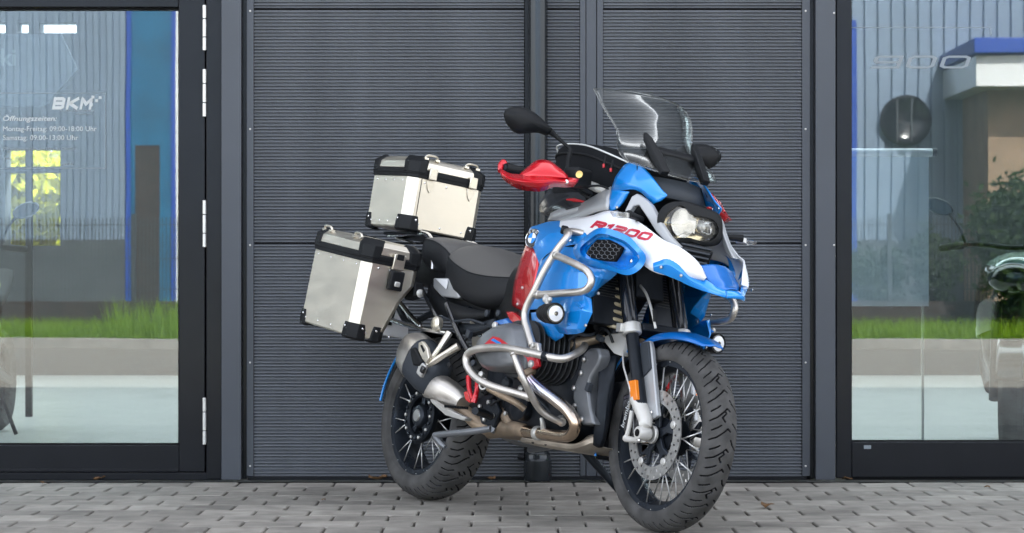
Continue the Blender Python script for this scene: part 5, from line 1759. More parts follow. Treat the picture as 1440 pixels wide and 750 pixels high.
# ------------------------------------------------------------------ handlebar, grips, guards, mirrors (steered)
hbp = [T(717, 238, .445), T(742, 243, .385), T(775, 255, .28), T(805, 262, .20)]
mid = V(hbp[-1][0] + .05, -.10, hbp[-1][2] - .03)
hb = part('handlebar', tube(hbp + [mid, V(mid[0] + .01, 0, mid[2] - .005), V(mid[0], -mid[1], mid[2])] + [V(p[0], -p[1], p[2]) for p in hbp[::-1]], .0125, 12, 5), 'black_metal', steer=True)
for s in (1, -1):
    q = lambda p: V(p[0], p[1] * s, p[2])
    part('grip', tube([q(T(712, 236, .46)), q(T(745, 244, .375))], .0175, 16, 1), 'plastic', steer=True)
    # hand guard
    top_ = [(703.5, 238, .488), (717, 245.5, .468), (733, 247, .435), (748, 248, .410), (763, 249, .385), (778, 250, .355), (795, 251, .312), (814, 251.5, .27)]
    mid_ = [(704.5, 244, .492), (717.5, 252, .478), (733, 255.5, .447), (748, 257, .424), (763, 257.5, .398), (778, 255.5, .364), (795, 256, .318), (812, 255.5, .272)]
    bot_ = [(707.5, 250, .482), (719.5, 259.5, .462), (732, 265.5, .430), (748, 268, .408), (763, 268, .386), (778, 262, .352), (795, 262.5, .306), (806, 262, .280)]
    g = skin([[q(T(*p)) for p in top_], [q(T(*p)) for p in mid_]], 4, kr=2)
    skin([[q(T(*p)) for p in mid_], [q(T(*p)) for p in bot_]], 4, g, kr=3)
    hg = part('hand_guard', g, 'red', steer=True, solid=.005, sharp=18)
    u0 = [(731, 246.5, .430), (744, 235.5, .402), (755, 227.5, .380), (770, 227, .355), (781, 233.5, .335), (797, 247, .305)]
    u1 = [(732, 247.0, .434), (747, 243, .414), (758, 240, .392), (770, 240, .370), (782, 243.5, .346), (798, 250, .306)]
    u2 = [(733, 248.0, .434), (748, 249, .412), (759, 249.5, .393), (770, 250, .373), (783, 250.5, .345), (799, 251.5, .305)]
    part('guard_shield', skin([[q(T(*p)) for p in r_] for r_ in (u0, u1, u2)], 3), 'red', hg, steer=True, solid=.005)
    g = tube([q(T(703.5, 241, .484)), q(T(704.5, 233, .474)), q(T(708, 228.5, .464)), q(T(711.5, 231, .458))], [.009, .012, .011, .007], 10, 4)
    part('guard_end', g, 'red', hg, steer=True)
    part('bar_end', cyl(q(T(707, 236.5, .472)), q(T(713, 238, .455)), .016, 16), 'black_metal', hg, steer=True)
    part('guard_screw', lathe([(.008, 0), (.008, .004), (.004, .006)], q(T(797, 256, .312)), q(V(.5, -.8, 0)), 14), 'chrome', hg, steer=True)
    # mirror
    mo = [(710, 160), (714, 153), (724, 150.5), (737, 151.5), (754, 160), (769, 174), (777, 182), (771, 190), (758, 186.5), (744, 187), (730, 188), (720, 182), (712.5, 171)]
    ml = [.455, .45, .435, .415, .385, .36, .35, .355, .38, .40, .425, .44, .452]
    base_ = np.array([q(TX(a, b, .945 + (l - .40) * .12)) for (a, b), l in zip(mo, ml)])
    base_ = spline(base_, 3, True)
    cm_ = base_.mean(0); fwd = V(1, -.25 * s, 0)
    g = loft([cm_ + (base_ - cm_) * .90 - fwd * .024, cm_ + (base_ - cm_) * 1.0 - fwd * .014, base_, cm_ + (base_ - cm_) * .86 + fwd * .018, cm_ + (base_ - cm_) * .55 + fwd * .030, cm_ + (base_ - cm_) * .15 + fwd * .034])
    mr_ = part('mirror', g, 'plastic', steer=True, sharp=60)
    g = G().add(np.concatenate([cm_ + (base_ - cm_) * .86 - fwd * .0243]), [tuple(range(len(base_)))])
    part('mirror_glass', g, 'chrome', mr_, steer=True, smooth=False, solid=.001)
    g = tube([q(TX(774, 185, .944)), q(TX(781, 191, .950)), q(TX(792, 201, .965)), q(TX(801, 209, .980)), q(TX(801.5, 215, .99)), q(TX(799, 225, 1.0)), q(TX(798, 246, 1.015))], [.013, .0085, .006, .0065, .0065, .0085, .009], 10, 4)
    part('mirror_stalk', g, 'plastic', mr_, steer=True)
    # switch block, reservoir
    cb = T(812, 250, .24)
    g = box(q(cb), (.07, .09, .065), rotm((0, 0, 1), R(20) * s))
    sb = part('brake_reservoir' if s > 0 else 'clutch_reservoir', g, 'plastic', steer=True, bevel=.012, seg=3)
    part('reservoir_sight', lathe([(.011, 0), (.013, .003), (.013, .007), (.009, .008)], q(T(815.5, 246, .275)), q(V(.55, -.8, .1)), 18), 'gold', sb, steer=True)
    g = tube([q(T(820, 256, .22)), q(T(838, 264, .16)), q(T(858, 274, .13))], [.012, .016, .012], 10, 3)
    part('bar_clamp', g, 'cast', steer=True)
    part('lever', tube([q(T(806, 256, .27)), q(T(780, 254, .34)), q(T(745, 250, .41)), q(T(722, 247, .45))], [.008, .006, .005, .006], 8, 4), 'black_metal', steer=True)
# ------------------------------------------------------------------ boxer cylinders
hc = P(706, 489, .345)
HX, HZ = hc[0], hc[2]
for s in (1, -1):
    q = lambda p: V(p[0], p[1] * s, p[2])
    cy = part('cylinder', lathe([(.085, .12), (.085, .26)], (HX + .035, 0, HZ + .0), (0, -s, 0), 32), 'fin')
    for i in range(9):
        l = .150 + .0165 * i
        w, h = .150 - .004 * i, .118 - .002 * i
        ring = [(HX + .05 - .003 * i + w * np.sign(math.cos(t)) * abs(math.cos(t)) ** .7, -l * s, HZ + .005 + h * np.sign(math.sin(t)) * abs(math.sin(t)) ** .7) for t in np.linspace(0, 2 * math.pi, 28, endpoint=False)]
        part('cooling_fin', slab(ring, (0, -.005 * s, 0)), 'fin', cy, bevel=.0015, seg=1)
    # valve cover: faceted, outward taper
    co = [(671, 503), (674, 481), (686, 467), (700, 458), (717, 455), (733, 458), (741, 474), (742, 500), (738, 521), (715, 524), (690, 523), (678, 517)]
    b_ = np.array([P(a, b, .300) for a, b in co]); b_[:, 0] += .03; 
    cc_ = b_.mean(0)
    b0 = b_.copy(); b0[:, 1] = -.285
    b1 = cc_ + (b_ - cc_) * 1.0; b1[:, 1] = -.318
    b2 = cc_ + (b_ - cc_) * V(.80, 1, .80); b2[:, 1] = -.352
    b3 = cc_ + (b_ - cc_) * V(.55, 1, .52); b3[:, 1] = -.362
    vc = part('valve_cover', loft([[q(p) for p in r_] for r_ in (b0, b1, b2, b3)]), 'engine', cy, bevel=.006, seg=3)
    if s > 0:
        cov = surf(vc)
        DEC = []
        for nm, pl, m2, of in (('cover_decal', [(681, 484), (693, 473), (702, 475), (724, 491), (716, 493), (700, 487)], 'red_flat', .0012), ('decal_stripe', [(690, 478.5), (694, 476), (705, 482.5), (702, 485)], 'blue', .0022)):
            # fine fan over the curved cover
            pp = np.array(pl, float); ctr = pp.mean(0); vv = []; ff = []
            for i in range(len(pp)):
                tri = (ctr, pp[i], pp[(i + 1) % len(pp)])
                K = 5
                base = len(vv); idm = {}
                for u in range(K + 1):
                    for w_ in range(K + 1 - u):
                        c2 = tri[0] + (tri[1] - tri[0]) * u / K + (tri[2] - tri[0]) * w_ / K
                        h_ = hit(cov, c2[0], c2[1], of)
                        idm[(u, w_)] = len(vv); vv.append(h_ if h_ is not None else P(c2[0], c2[1], .34))
                for u in range(K):
                    for w_ in range(K - u):
                        ff.append((idm[(u, w_)], idm[(u + 1, w_)], idm[(u, w_ + 1)]))
                        if u + w_ < K - 1: ff.append((idm[(u + 1, w_)], idm[(u + 1, w_ + 1)], idm[(u, w_ + 1)]))
            DEC.append((nm, np.array(vv), ff, m2))
    for nm, vv, ff, m2 in DEC:
        part(nm, G().add([q(p) for p in vv], ff), m2, cy, smooth=False)
    for a, b in ((697.5, 458), (748, 512)):
        part('cover_bolt', lathe([(.013, 0), (.013, .008), (.008, .012)], q(P(a, b, .33)), (0, -s, 0), 14), 'cast', cy)
    # red spark plug guard between cover and fins
    c = [P(738, 455, .29), P(745, 462, .29), P(752, 490, .30), P(757, 515, .29), P(747, 520, .30), P(735, 500, .33), P(722, 492, .345), P(735, 490, .33)]
    part('plug_guard', slab([q(p) for p in c], (0, .016 * s, 0)), 'red', cy, bevel=.004)
    # inlet pipe on top of the cylinder, intake elbow at the front
    part('throttle_body', tube([q(P(742, 440, .17)), q(P(748, 456, .19)), q(P(752, 470, .2))], [.034, .03, .032], 16, 3), 'black_metal')
    part('coolant_pipe', tube([q(P(790, 492, .17)), q(P(806, 485, .16)), q(P(830, 478, .12)), q(P(850, 474, .08))], .020, 12, 4), 'dirty')
# engine side cover with screws
cs = [(820, 497), (829, 490), (841, 489), (844, 500), (841, 512), (830, 530), (826, 545), (829, 570), (835, 597), (818, 598), (812, 585), (805, 560), (806, 545), (815, 522)]
for s in (1, -1):
    q = lambda p: V(p[0], p[1] * s, p[2])
    sc2 = part('engine_cover', slab([q(P(a, b, .165)) for a, b in cs], (0, .05 * s, 0)), 'engine', bevel=.008, seg=3)
    for a, b in ((822, 506), (818, 525), (808, 546), (809, 571), (819, 590)):
        part('cover_screw', lathe([(.010, 0), (.010, .006), (.005, .009)], q(P(a, b, .166)), (0, -s, 0), 12), 'disc', sc2)
# dark front cover plates between engine and wheel
rows = [[P(846, 480, .10), P(858, 500, .11), P(870, 500, .10)], [P(842, 530, .14), P(854, 545, .12), P(862, 540, .1)], [P(838, 590, .14), P(848, 605, .12), P(852, 600, .1)], [P(836, 625, .12), P(842, 628, .11), P(846, 626, .1)]]
part('engine_spoiler', skin(rows, 3), 'black_metal', both=True, solid=.01)

# ------------------------------------------------------------------ exhaust
ex = [P(741, 527, .30), P(748, 537, .287), P(762, 549, .262), P(781, 563, .228), P(797, 576, .204), P(807, 590, .192), P(808.5, 602, .184), P(802, 612, .176), P(789, 613.5, .170), P(764, 610, .162), P(733, 605, .150)]
for s in (1, -1):
    q = lambda p: V(p[0], p[1] * s, p[2])
    xp = part('exhaust_header', tube([q(p) for p in ex], .0215, 20, 5), 'header')
    part('header_flange', lathe([(.028, -.012), (.034, -.008), (.034, .008), (.028, .012)], q(ex[0]), q(ex[1] - ex[0]), 20), 'dirty', xp)
    part('pipe_clamp', lathe([(.0235, -.014), (.026, -.010), (.026, .010), (.0235, .014)], q(P(757, 609.5, .160)), q(ex[9] - ex[10]), 24), 'cast', xp)
    part('lambda_sensor', tube([q(P(764, 604, .17)), q(P(763, 595, .18)), q(P(761, 588, .185))], [.011, .009, .006], 10, 2), 'cast', xp)
g = tube([P(740, 606, .150), P(722, 603, .14), P(706, 603, .12), P(690, 606, .10)], [.024, .030, .034, .030], 18, 4)
tube([P(722, 603, .14), P(715, 590, .14), P(708, 580, .13)], [.022, .024, .02], 14, 3, g)
part('collector', g, 'dirty')
g = slab([P(690, 600, .12), P(712, 585, .13), P(727, 590, .13), P(722, 612, .12), P(700, 616, .11)], (0, .16, 0))
part('catalyst_box', g, 'dirty', bevel=.012, seg=3)
part('link_pipe', tube([P(692, 606, .10), P(672, 596, .12), P(655, 580, .14), P(640, 566, .16)], .026, 14, 4), 'dirty')
# muffler
ma, mb, mc = P(634, 556, .185), P(612, 530, .205), P(576, 489, .225)
dm = (mc - mb) / np.linalg.norm(mc - mb)
side = V(0, 1, 0); nrm = np.cross(dm, side); nrm /= np.linalg.norm(nrm); side = np.cross(nrm, dm)
def oval(c, a, b, n=28, e=.75): return [c + side * a * np.sign(math.cos(t)) * abs(math.cos(t)) ** e + nrm * b * np.sign(math.sin(t)) * abs(math.sin(t)) ** e for t in np.linspace(0, 2 * math.pi, n, endpoint=False)]
Lm = np.linalg.norm(mc - mb)
mf = part('muffler', loft([oval(mb - dm * .045, .030, .044), oval(mb - dm * .02, .055, .078), oval(mb + dm * .04, .064, .090), oval(mb + dm * Lm * .62, .066, .088)]), 'plastic_g', sharp=60)
part('muffler_end', loft([oval(mb + dm * Lm * .60, .068, .090), oval(mb + dm * Lm * .90, .062, .080), oval(mb + dm * (Lm + .01), .045, .058)]), 'steel', mf, sharp=50)
part('tail_pipe', tube([mc - dm * .02, mc + dm * .03], .024, 16, 1), 'black_metal', mf)
part('muffler_collar', loft([oval(P(652, 567, .165), .030, .026), oval(P(645, 562, .170), .040, .040), oval(P(630, 553, .190), .046, .050), oval(P(617, 545, .200), .046, .053), oval(P(609, 545, .203), .040, .048)]), 'steel', mf, sharp=60)
g = slab([P(604, 561, .255), P(626, 575, .24), P(656, 588, .19), P(652, 592, .19), P(626, 584, .235), P(607, 567, .25)], (0, .03, 0))
part('heat_shield', g, 'cast', mf, bevel=.003)
g = G()
for i in range(14):
    box(P(626 + i * 2.4, 571.5 + i * .2, .236 - i * .003), (.004, .006, .010), None, g)
o = part('shield_teeth', g, 'plastic', mf); o['kind'] = 'stuff'
# silver oval shield and black insert on the muffler
def mo_(a, b, l): return P(a, b, l)
c = [P(588, 482, .278), P(593, 479.5, .278), P(600, 489, .276), P(603, 503, .274), P(599, 512, .274), P(593, 505, .276), P(588, 494, .278)]
part('muffler_badge', slab(c, (0, .016, 0)), 'alu', mf, bevel=.004)
c = [P(591, 486, .2785), P(593.5, 485, .2785), P(597.5, 493, .277), P(595, 496, .277)]
part('badge_slot', slab(c, (0, .004, 0)), 'gloss_black', mf)
c = [P(576, 490, .282), P(582, 488, .282), P(593, 508, .28), P(589, 515, .28), P(580, 514, .28), P(577, 503, .282)]
part('muffler_trim', slab(c, (0, .02, 0)), 'plastic', mf, bevel=.006)
part('muffler_screw', lathe([(.010, 0), (.010, .004), (.004, .007)], P(632, 513.5, .262), (.2, -.95, .1), 12), 'plastic', mf)

# ------------------------------------------------------------------ skid plate, stands, pegs, pedal
ru = [P(735, 615, .15), P(757, 618, .15), P(787, 622, .15), P(806, 624, .145), P(818, 620, .14), P(828, 613, .13), P(840, 611, .12)]
rl = [P(735, 621, .13), P(757, 625.5, .13), P(787, 630, .13), P(808, 633, .125), P(822, 631, .12), P(834, 628, .115), P(842, 626, .11)]
rows = [ru, rl, [V(p[0], 0, p[2] - .005) for p in rl], [V(p[0], -p[1], p[2]) for p in rl], [V(p[0], -p[1], p[2]) for p in ru]]
sk = part('skid_plate', skin(rows, 3), 'skid', solid=.004)
for a, b in ((750, 620.5), (768, 623)):
    part('skid_slot', lathe([(.010, 0), (.010, .0015), (.0, .0016)], P(a, b, .1475), (0, -1, 0), 16), 'gap', sk)
# centre stand, folded up
g = tube([P(691, 603, .17), P(655, 608, .20), P(622, 611, .215), P(612, 613, .215)], [.012, .013, .013, .014], 12, 3)
tube([P(612, 612, .215), P(620, 624, .215), P(626, 629, .21)], [.014, .010, .008], 10, 3, g)
cs_ = part('centre_stand', g, 'engine')
g = tube([P(691, 603, .17), V(.50, .05, .26), V(.50, -.05 + .22, .26)], .013, 10, 3)
part('stand_crossbar', g, 'engine', cs_)
g = tube([V(p[0], -p[1], p[2]) for p in (P(691, 603, .17), P(655, 608, .20), P(612, 613, .215))], .013, 10, 3)
part('stand_leg', g, 'engine', cs_)
# side stand, left, down on the pavement
def ground_pt(x, y):      # bike-frame z of the pavement under (x, y)
    return (y * _sl - .003) / _cl
fx, fy = .93, .335
fp = V(fx, fy, ground_pt(fx, fy) + .008)
ssd = part('side_stand', tube([V(.80, .13, .27), V(.87, .22, .17), fp], [.017, .015, .013], 12, 3), 'black_metal')
g = lathe([(.040, -.006), (.040, .004), (.030, .008)], fp, (0, -_sl, _cl), 16)
part('stand_foot', g, 'black_metal', ssd)
for s in (1, -1):
    q = lambda p: V(p[0], p[1] * s, p[2])
    # pillion peg bracket
    g = tube([q(P(632, 468, .205)), q(P(618, 490, .235)), q(P(602, 513, .255))], [.014, .011, .013], 10, 3)
    tube([q(P(645, 487, .205)), q(P(625, 499, .235)), q(P(603, 513.5, .255))], [.015, .012, .013], 10, 3, g)
    pb = part('pillion_bracket', g, 'alu')
    g = box(q(P(595, 520, .262)), (.042, .026, .052), rotm((0, 1, 0), R(25)))
    part('pillion_peg', g, 'cast', pb, bevel=.005)
    g = box(q(P(594.5, 520, .28)), (.024, .014, .026), rotm((0, 1, 0), R(25)))
    part('peg_rubber', g, 'gloss_black', pb, bevel=.005)
    # rider peg and its black plate
    part('foot_peg', tube([q(P(690, 586, .20)), q(P(676, 580, .26)), q(P(668, 578, .30))], [.014, .016, .014], 10, 2), 'black_metal')
    g = slab([q(P(668, 560, .17)), q(P(690, 552, .17)), q(P(702, 578, .17)), q(P(694, 602, .17)), q(P(676, 596, .17))], (0, .02 * s, 0))
    part('peg_plate', g, 'black_metal', bevel=.006)
    for a, b in ((676, 572), (688, 566), (694, 585), (712, 582), (682, 590)):
        part('plate_bolt', lathe([(.008, 0), (.008, .008), (.004, .010)], q(P(a, b, .172)), (0, -s, 0), 12), 'cast')
    # luggage carrier tubes
    part('carrier_tube', tube([q(P(545, 448, .215)), q(P(565, 455, .215)), q(P(592, 462, .21)), q(P(628, 469, .20))], .0095, 10, 3), 'chrome')
    part('carrier_tube', tube([q(P(562, 425, .21)), q(P(578, 445, .21)), q(P(592, 459, .21))], .0095, 10, 3), 'chrome')
    part('carrier_strut', tube([q(P(590, 400, .18)), q(P(605, 430, .19)), q(P(618, 452, .19))], .008, 10, 3), 'gloss_black')
    part('carrier_knob', lathe([(.026, 0), (.028, .006), (.028, .02), (.020, .026), (.008, .027)], q(P(618, 456, .20)), (0, -s, 0), 24), 'alu')
# brake side: red pedal link, ring, red piece beside the pedal
part('brake_pedal', tube([P(659, 530, .215), P(660, 548, .225), P(664, 562, .23)], [.011, .009, .008], 10, 3), 'red')
part('pedal_arm', tube([P(671, 538, .21), P(670, 552, .225), P(666, 566, .23)], [.008, .009, .012], 10, 3), 'red')
part('heel_piece', slab([P(651, 551, .20), P(656, 550, .20), P(662, 560, .205), P(660, 567, .205), P(654, 563, .20)], (0, .014, 0)), 'brakered', bevel=.004)
g = lathe([(.017, -.003), (.022, -.003), (.022, .003), (.017, .003)], P(680, 540, .23), (.2, -1, 0), 24, closed=True)
part('cable_ring', g, 'cast')
rng2 = np.random.default_rng(9)
# small engine-bay clutter: hoses, fittings
for k in range(9):
    a = P(rng2.uniform(675, 735), rng2.uniform(535, 575), .15); b = P(rng2.uniform(680, 760), rng2.uniform(560, 600), .12)
    part('hose', tube([a, (a + b) / 2 + V(0, -rng2.uniform(.0, .05), rng2.uniform(-.03, .03)), b], .006 + .004 * rng2.random(), 8, 5), 'plastic' if k % 3 else 'fin')
for a, b, l in ((668, 512, .2), (679, 528, .2), (726, 530, .22), (735, 548, .2), (744, 560, .16), (722, 556, .18)):
    part('fitting', lathe([(.010, 0), (.012, .004), (.012, .014), (.006, .018)], P(a, b, l), (.2, -1, .2), 12), 'cast' if (a % 2) else 'plastic_g')
part('starter_cover', lathe([(.05, 0), (.055, .01), (.055, .05), (.04, .06)], P(745, 572, .15), (0, -1, 0), 28), 'black_metal')
part('oil_filler', lathe([(.02, 0), (.022, .006), (.022, .02), (.014, .026)], P(717, 540, .22), (0, -1, 0), 18), 'plastic_g')

# ------------------------------------------------------------------ crash bars (stainless)
up_bar = [P(794, 325, .250), P(799, 331, .285), P(782, 354, .310), P(764, 384, .330), P(751.5, 410, .340), P(741, 431, .345), P(738, 447, .345), P(743, 467, .345), P(749, 486, .345)]
loop_ = [P(780, 359, .312), P(795, 365, .320), P(810, 372, .322), P(825, 381, .318), P(831.5, 393, .314), P(827, 405, .316), P(816, 410.5, .322), P(790, 412.5, .332), P(753, 415, .338)]
low1 = [P(822, 486, .19), P(818, 492, .22), P(806, 499.5, .27), P(792, 504.5, .31), P(778, 503.5, .335), P(754, 498, .355), P(730, 493, .372), P(707, 489, .380), P(683, 489.5, .385), P(669, 491.5, .388), P(659, 497, .388), P(655.5, 506, .388), P(658, 517, .385), P(667, 529, .380), P(680, 538, .372), P(699, 545.5, .355), P(722, 552, .33), P(746, 559, .30)]
low2 = [P(722, 494, .372), P(727, 510, .368), P(737, 535, .345), P(747, 556, .305), P(757, 573, .262), P(769, 584, .225), P(790, 594.5, .17)]
low3 = [P(687, 546, .31), P(705, 556, .29), P(725, 566, .26), P(738, 576, .23)]
for s in (1, -1):
    q = lambda p: V(p[0], p[1] * s, p[2])
    cb_ = part('crash_bar', tube([q(p) for p in up_bar], .0137, 16, 6), 'steel')
    part('bar_loop', tube([q(p) for p in loop_], .0130, 16, 6), 'steel', cb_)
    part('bar_stub', tube([q(P(795, 325, .252)), q(P(808, 326, .245)), q(P(822, 329, .225))], [.011, .012, .012], 12, 3), 'steel', cb_)
    part('bar_cap', lathe([(.012, -.004), (.0155, 0), (.0155, .018), (.012, .021)], q(P(797, 324.5, .262)), q(V(-.55, -.75, .1)), 16), 'plastic', cb_)
    cb2 = part('lower_crash_bar', tube([q(p) for p in low1], .0137, 16, 6), 'steel')
    part('bar_brace', tube([q(p) for p in low2], .0125, 16, 6), 'steel', cb2)
    part('bar_end', tube([q(p) for p in low3], .0120, 14, 4), 'dirty', cb2)
    g = slab([q(P(744, 480, .352)), q(P(756, 482, .352)), q(P(757, 494, .352)), q(P(744, 494, .352))], (0, .018 * s, 0))
    jb = part('bar_joint', g, 'steel', cb2, bevel=.004)
    part('joint_bolt', lathe([(.008, 0), (.008, .006), (.004, .008)], q(P(750, 486, .353)), (0, -s, 0), 12), 'cast', cb2)
    part('bar_sleeve', tube([q(P(764, 500.5, .348)), q(P(773, 502.8, .339))], .0150, 16, 1), 'black_metal', cb2)
    g = tube([q(P(790, 594, .172)), q(P(788, 590, .16))], .016, 10, 1)
    part('bar_mount', g, 'cast', cb2)
    # fog lamp hung on the upper bar
    fc_ = P(779, 441, .356)
    fd = V(1, -.10, -.02); fd /= np.linalg.norm(fd)
    a0 = fc_ - fd * .085
    prof = [(.020, 0), (.027, .006), (.030, .02), (.030, .03), (.034, .034), (.034, .040), (.031, .044), (.034, .048), (.034, .054), (.031, .058), (.034, .062), (.037, .070), (.037, .096), (.0345, .099), (.030, .094)]
    fl_ = part('fog_lamp', lathe(prof, q(a0), q(fd), 32), 'plastic')
    part('lamp_reflector', lathe([(.031, .092), (.024, .080), (.010, .074), (0, .074)], q(a0), q(fd), 28), 'chrome', fl_)
    part('lamp_glass', lathe([(.0315, .095), (.020, .0985), (0, .0995)], q(a0), q(fd), 28), 'lens', fl_)
    part('lamp_element', box(q(a0 + fd * .086), (.006, .010, .020)), 'yellow', fl_)
    part('lamp_ring', lathe([(.008, .1000), (.027, .0965), (.027, .0985), (.008, .1018)], q(a0), q(fd), 28, closed=True), 'white', fl_)
    g = tube([q(P(768, 417, .345)), q(P(770, 424, .352)), q(P(772, 431, .356))], [.010, .012, .008], 10, 2)
    ball(q(P(767, 421, .352)), .012, 10, g); ball(q(P(773, 421.5, .36)), .010, 10, g)
    part('lamp_bracket', g, 'cast', fl_)

# ------------------------------------------------------------------ aluminium cases
def chamfer_ring(x0, x1, y0, y1, c):
    """plan outline with cut corners; y0 outer side"""
    return [(x0 + c, y0), (x1 - c, y0), (x1, y0 + c), (x1, y1 - c), (x1 - c, y1), (x0 + c, y1), (x0, y1 - c), (x0, y0 + c)]
def case(name, label, cen, L, W, zb, zl, zt, pitch, s, ch, cut=None, latch='side'):
    rp = rotm((0, 1, 0), pitch)
    def tr(p): 
        p = rp @ np.array(p, float) + np.array(cen)
        return V(p[0], p[1] * s, p[2])
    x0, x1, y0, y1 = -L / 2, L / 2, -W / 2, W / 2
    def ring(z, off, c=ch, cutk=0):
        r = chamfer_ring(x0 - off, x1 + off, y0 - off, y1 + off, c)
        out = []
        for x, y in r:
            if cut and y > 0: y = y - cutk
            out.append(tr((x, y, z)))
        return out
    rings = [ring(zb, -.004, cutk=cut or 0), ring(zb + .006, 0, cutk=cut or 0)]
    if cut:
        rings.append(ring(zb + (zl - zb) * .55, 0, cutk=cut * .45))
        rings.append(ring(zl - .06, 0))
    rings.append(ring(zl, 0))
    c_ = part(name, loft(rings), 'alu_side', smooth=True, sharp=20, bevel=.0015)
    tag(c_, label)
    part('lid_band', loft([ring(zl + .0005, .004), ring(zl + .030, .005), ring(zl + .034, .003)]), 'plastic', c_, sharp=20, bevel=.002)
    part('band_seam', loft([ring(zl + .013, .0056), ring(zl + .016, .0056)]), 'gap', c_, smooth=False)
    part('lid', loft([ring(zl + .0345, .001), ring(zt - .022, -.001), ring(zt - .006, -.016, ch * .9), ring(zt, -.034, ch * .7)]), 'alu', c_, sharp=20, bevel=.002)
    # black corner pieces: lid and base, one on each cut corner
    for kx, ky in ((-1, -1), (1, -1), (1, 1), (-1, 1)):
        def cp(d1, d2, z, off, sh=0.0):
            # points either side of the cut corner
            yy_ = (W / 2 + off)
            yc = yy_ - (sh if ky > 0 else 0)
            a = (kx * (L / 2 + off - ch - d1), ky * yc, z); b = (kx * (L / 2 + off - ch), ky * yc, z)
            c2 = (kx * (L / 2 + off), ky * (yc - ch), z); d = (kx * (L / 2 + off), ky * (yc - ch - d2), z)
            return [tr(a), tr(b), tr(c2), tr(d)]
        o1 = cp(.030, .030, zl + .020, .0075); o2 = cp(.034, .034, zt - .020, .0055); o3 = cp(.026, .026, zt + .004, -.020); 
        i1 = cp(.030, .030, zl + .020, -.004); i2 = cp(.034, .034, zt - .020, -.006); i3 = cp(.026, .026, zt - .006, -.030)
        g = G()
        rr2 = [o1 + i1[::-1], o2 + i2[::-1], o3 + i3[::-1]]
        loft(rr2, g)
        part('lid_corner', g, 'plastic', c_, bevel=.002)
        sh = (cut or 0)
        o1 = cp(.024, .024, zb + .052, .0045, sh); o2 = cp(.030, .030, zb + .030, .0055, sh); o3 = cp(.034, .034, zb - .004, .0045, sh); o4 = cp(.026, .026, zb - .012, -.010, sh)
        i1 = cp(.024, .024, zb + .052, -.003, sh); i2 = cp(.030, .030, zb + .030, -.003, sh); i3 = cp(.034, .034, zb - .003, -.004, sh); i4 = cp(.026, .026, zb - .006, -.02, sh)
        g = loft([o1 + i1[::-1], o2 + i2[::-1], o3 + i3[::-1], o4 + i4[::-1]])
        part('base_corner', g, 'plastic', c_, bevel=.002)
        for (ux_, uy_) in ((1, 0), (0, 1)):
            p = tr((kx * (L / 2 + .005 - (ch + .018 if ux_ else 0)), ky * (W / 2 - (sh if ky > 0 else 0) + .005 - (ch + .018 if uy_ else 0)), zb + .036))
            n_ = rp @ V(0 if ux_ else kx, ky if ux_ else 0, 0); n_ = V(n_[0], n_[1] * s, n_[2])
            part('corner_rivet', lathe([(.0048, 0), (.0048, .0015), (.002, .003)], p, n_, 10), 'chrome', c_)
    g = G()
    for x in np.linspace(x0 + ch + .03, x1 - ch - .03, 4):
        for z in (zb + .022, zl - .016):
            lathe([(.0042, 0), (.0042, .001), (.0018, .0025)], tr((x, y0, z)), V(0, -s, 0), 8, g)
    for y in np.linspace(y0 + ch + .03, y1 - ch - .05, 3):
        for z in (zb + .022, zl - .016):
            lathe([(.0042, 0), (.0042, .001), (.0018, .0025)], tr((x1, y, z)), V(1, 0, 0), 8, g)
    o = part('rivet', g, 'chrome', c_); o['kind'] = 'stuff'
    # strap loops on the lid and latches
    def loop_at(p, along, up, out):
        g = tube([tr(np.array(p) - along * .030), tr(np.array(p) - along * .020 + up * .014 + out * .004), tr(np.array(p) + along * .020 + up * .014 + out * .004), tr(np.array(p) + along * .030)], .0045, 8, 4)
        for k in (-1, 1):
            box(tr(np.array(p) + along * k * .026), (.018, .018, .008), None, g)
        part('strap_loop', g, 'alu', c_)
    X_, Y_, Z_ = V(1, 0, 0), V(0, 1, 0), V(0, 0, 1)
    if latch == 'side':
        for x in (x0 + .075, x1 - .115):
            loop_at((x, y0 + .016, zt - .004), X_, Z_, -Y_)
        g = box(tr((x1 + .016, .012, zl - .050)), (.030, .058, .075), rp)
        lt = part('latch', g, 'plastic', c_, bevel=.006, seg=3)
        g = box(tr((x1 + .014, .012, zl + .020)), (.010, .050, .060), rp)
        part('latch_clasp', g, 'alu', c_, bevel=.003)
        g = box(tr((x1 + .020, .012, zl + .040)), (.006, .030, .022), rp)
        part('clasp_window', g, 'plastic', c_, bevel=.002)
        g = box(tr((x1 + .034, .012, zl - .062)), (.010, .024, .020), rp)
        part('lock_barrel', g, 'cast', c_, bevel=.004)
    else:
        for y in (y0 + .085, y1 - .075):
            loop_at((x1 - .014, y, zt - .004), Y_, Z_, X_)
            g = box(tr((x1 + .012, y + .004, zl + .022)), (.009, .036, .046), rp)
            part('latch', g, 'alu', c_, bevel=.003)
            c = [tr((x1 + .001, y - .016, zl - .004)), tr((x1 + .001, y + .024, zl - .004)), tr((x1 + .001, y + .014, zl - .040)), tr((x1 + .001, y + .004, zl - .052)), tr((x1 + .001, y - .006, zl - .040))]
            part('latch_plate', slab(c, (.003, 0, 0)), 'alu', c_, bevel=.001)
        g = bx(x1 + .0005, x1 + .0012, -.128, -.1255, zb + .03, zl - .002)
        h = G().add([tr(p) for p in g.verts()], g.f)
        part('body_seam', h, 'gap', c_, smooth=False)
    return c_
PIT = math.atan(.13)
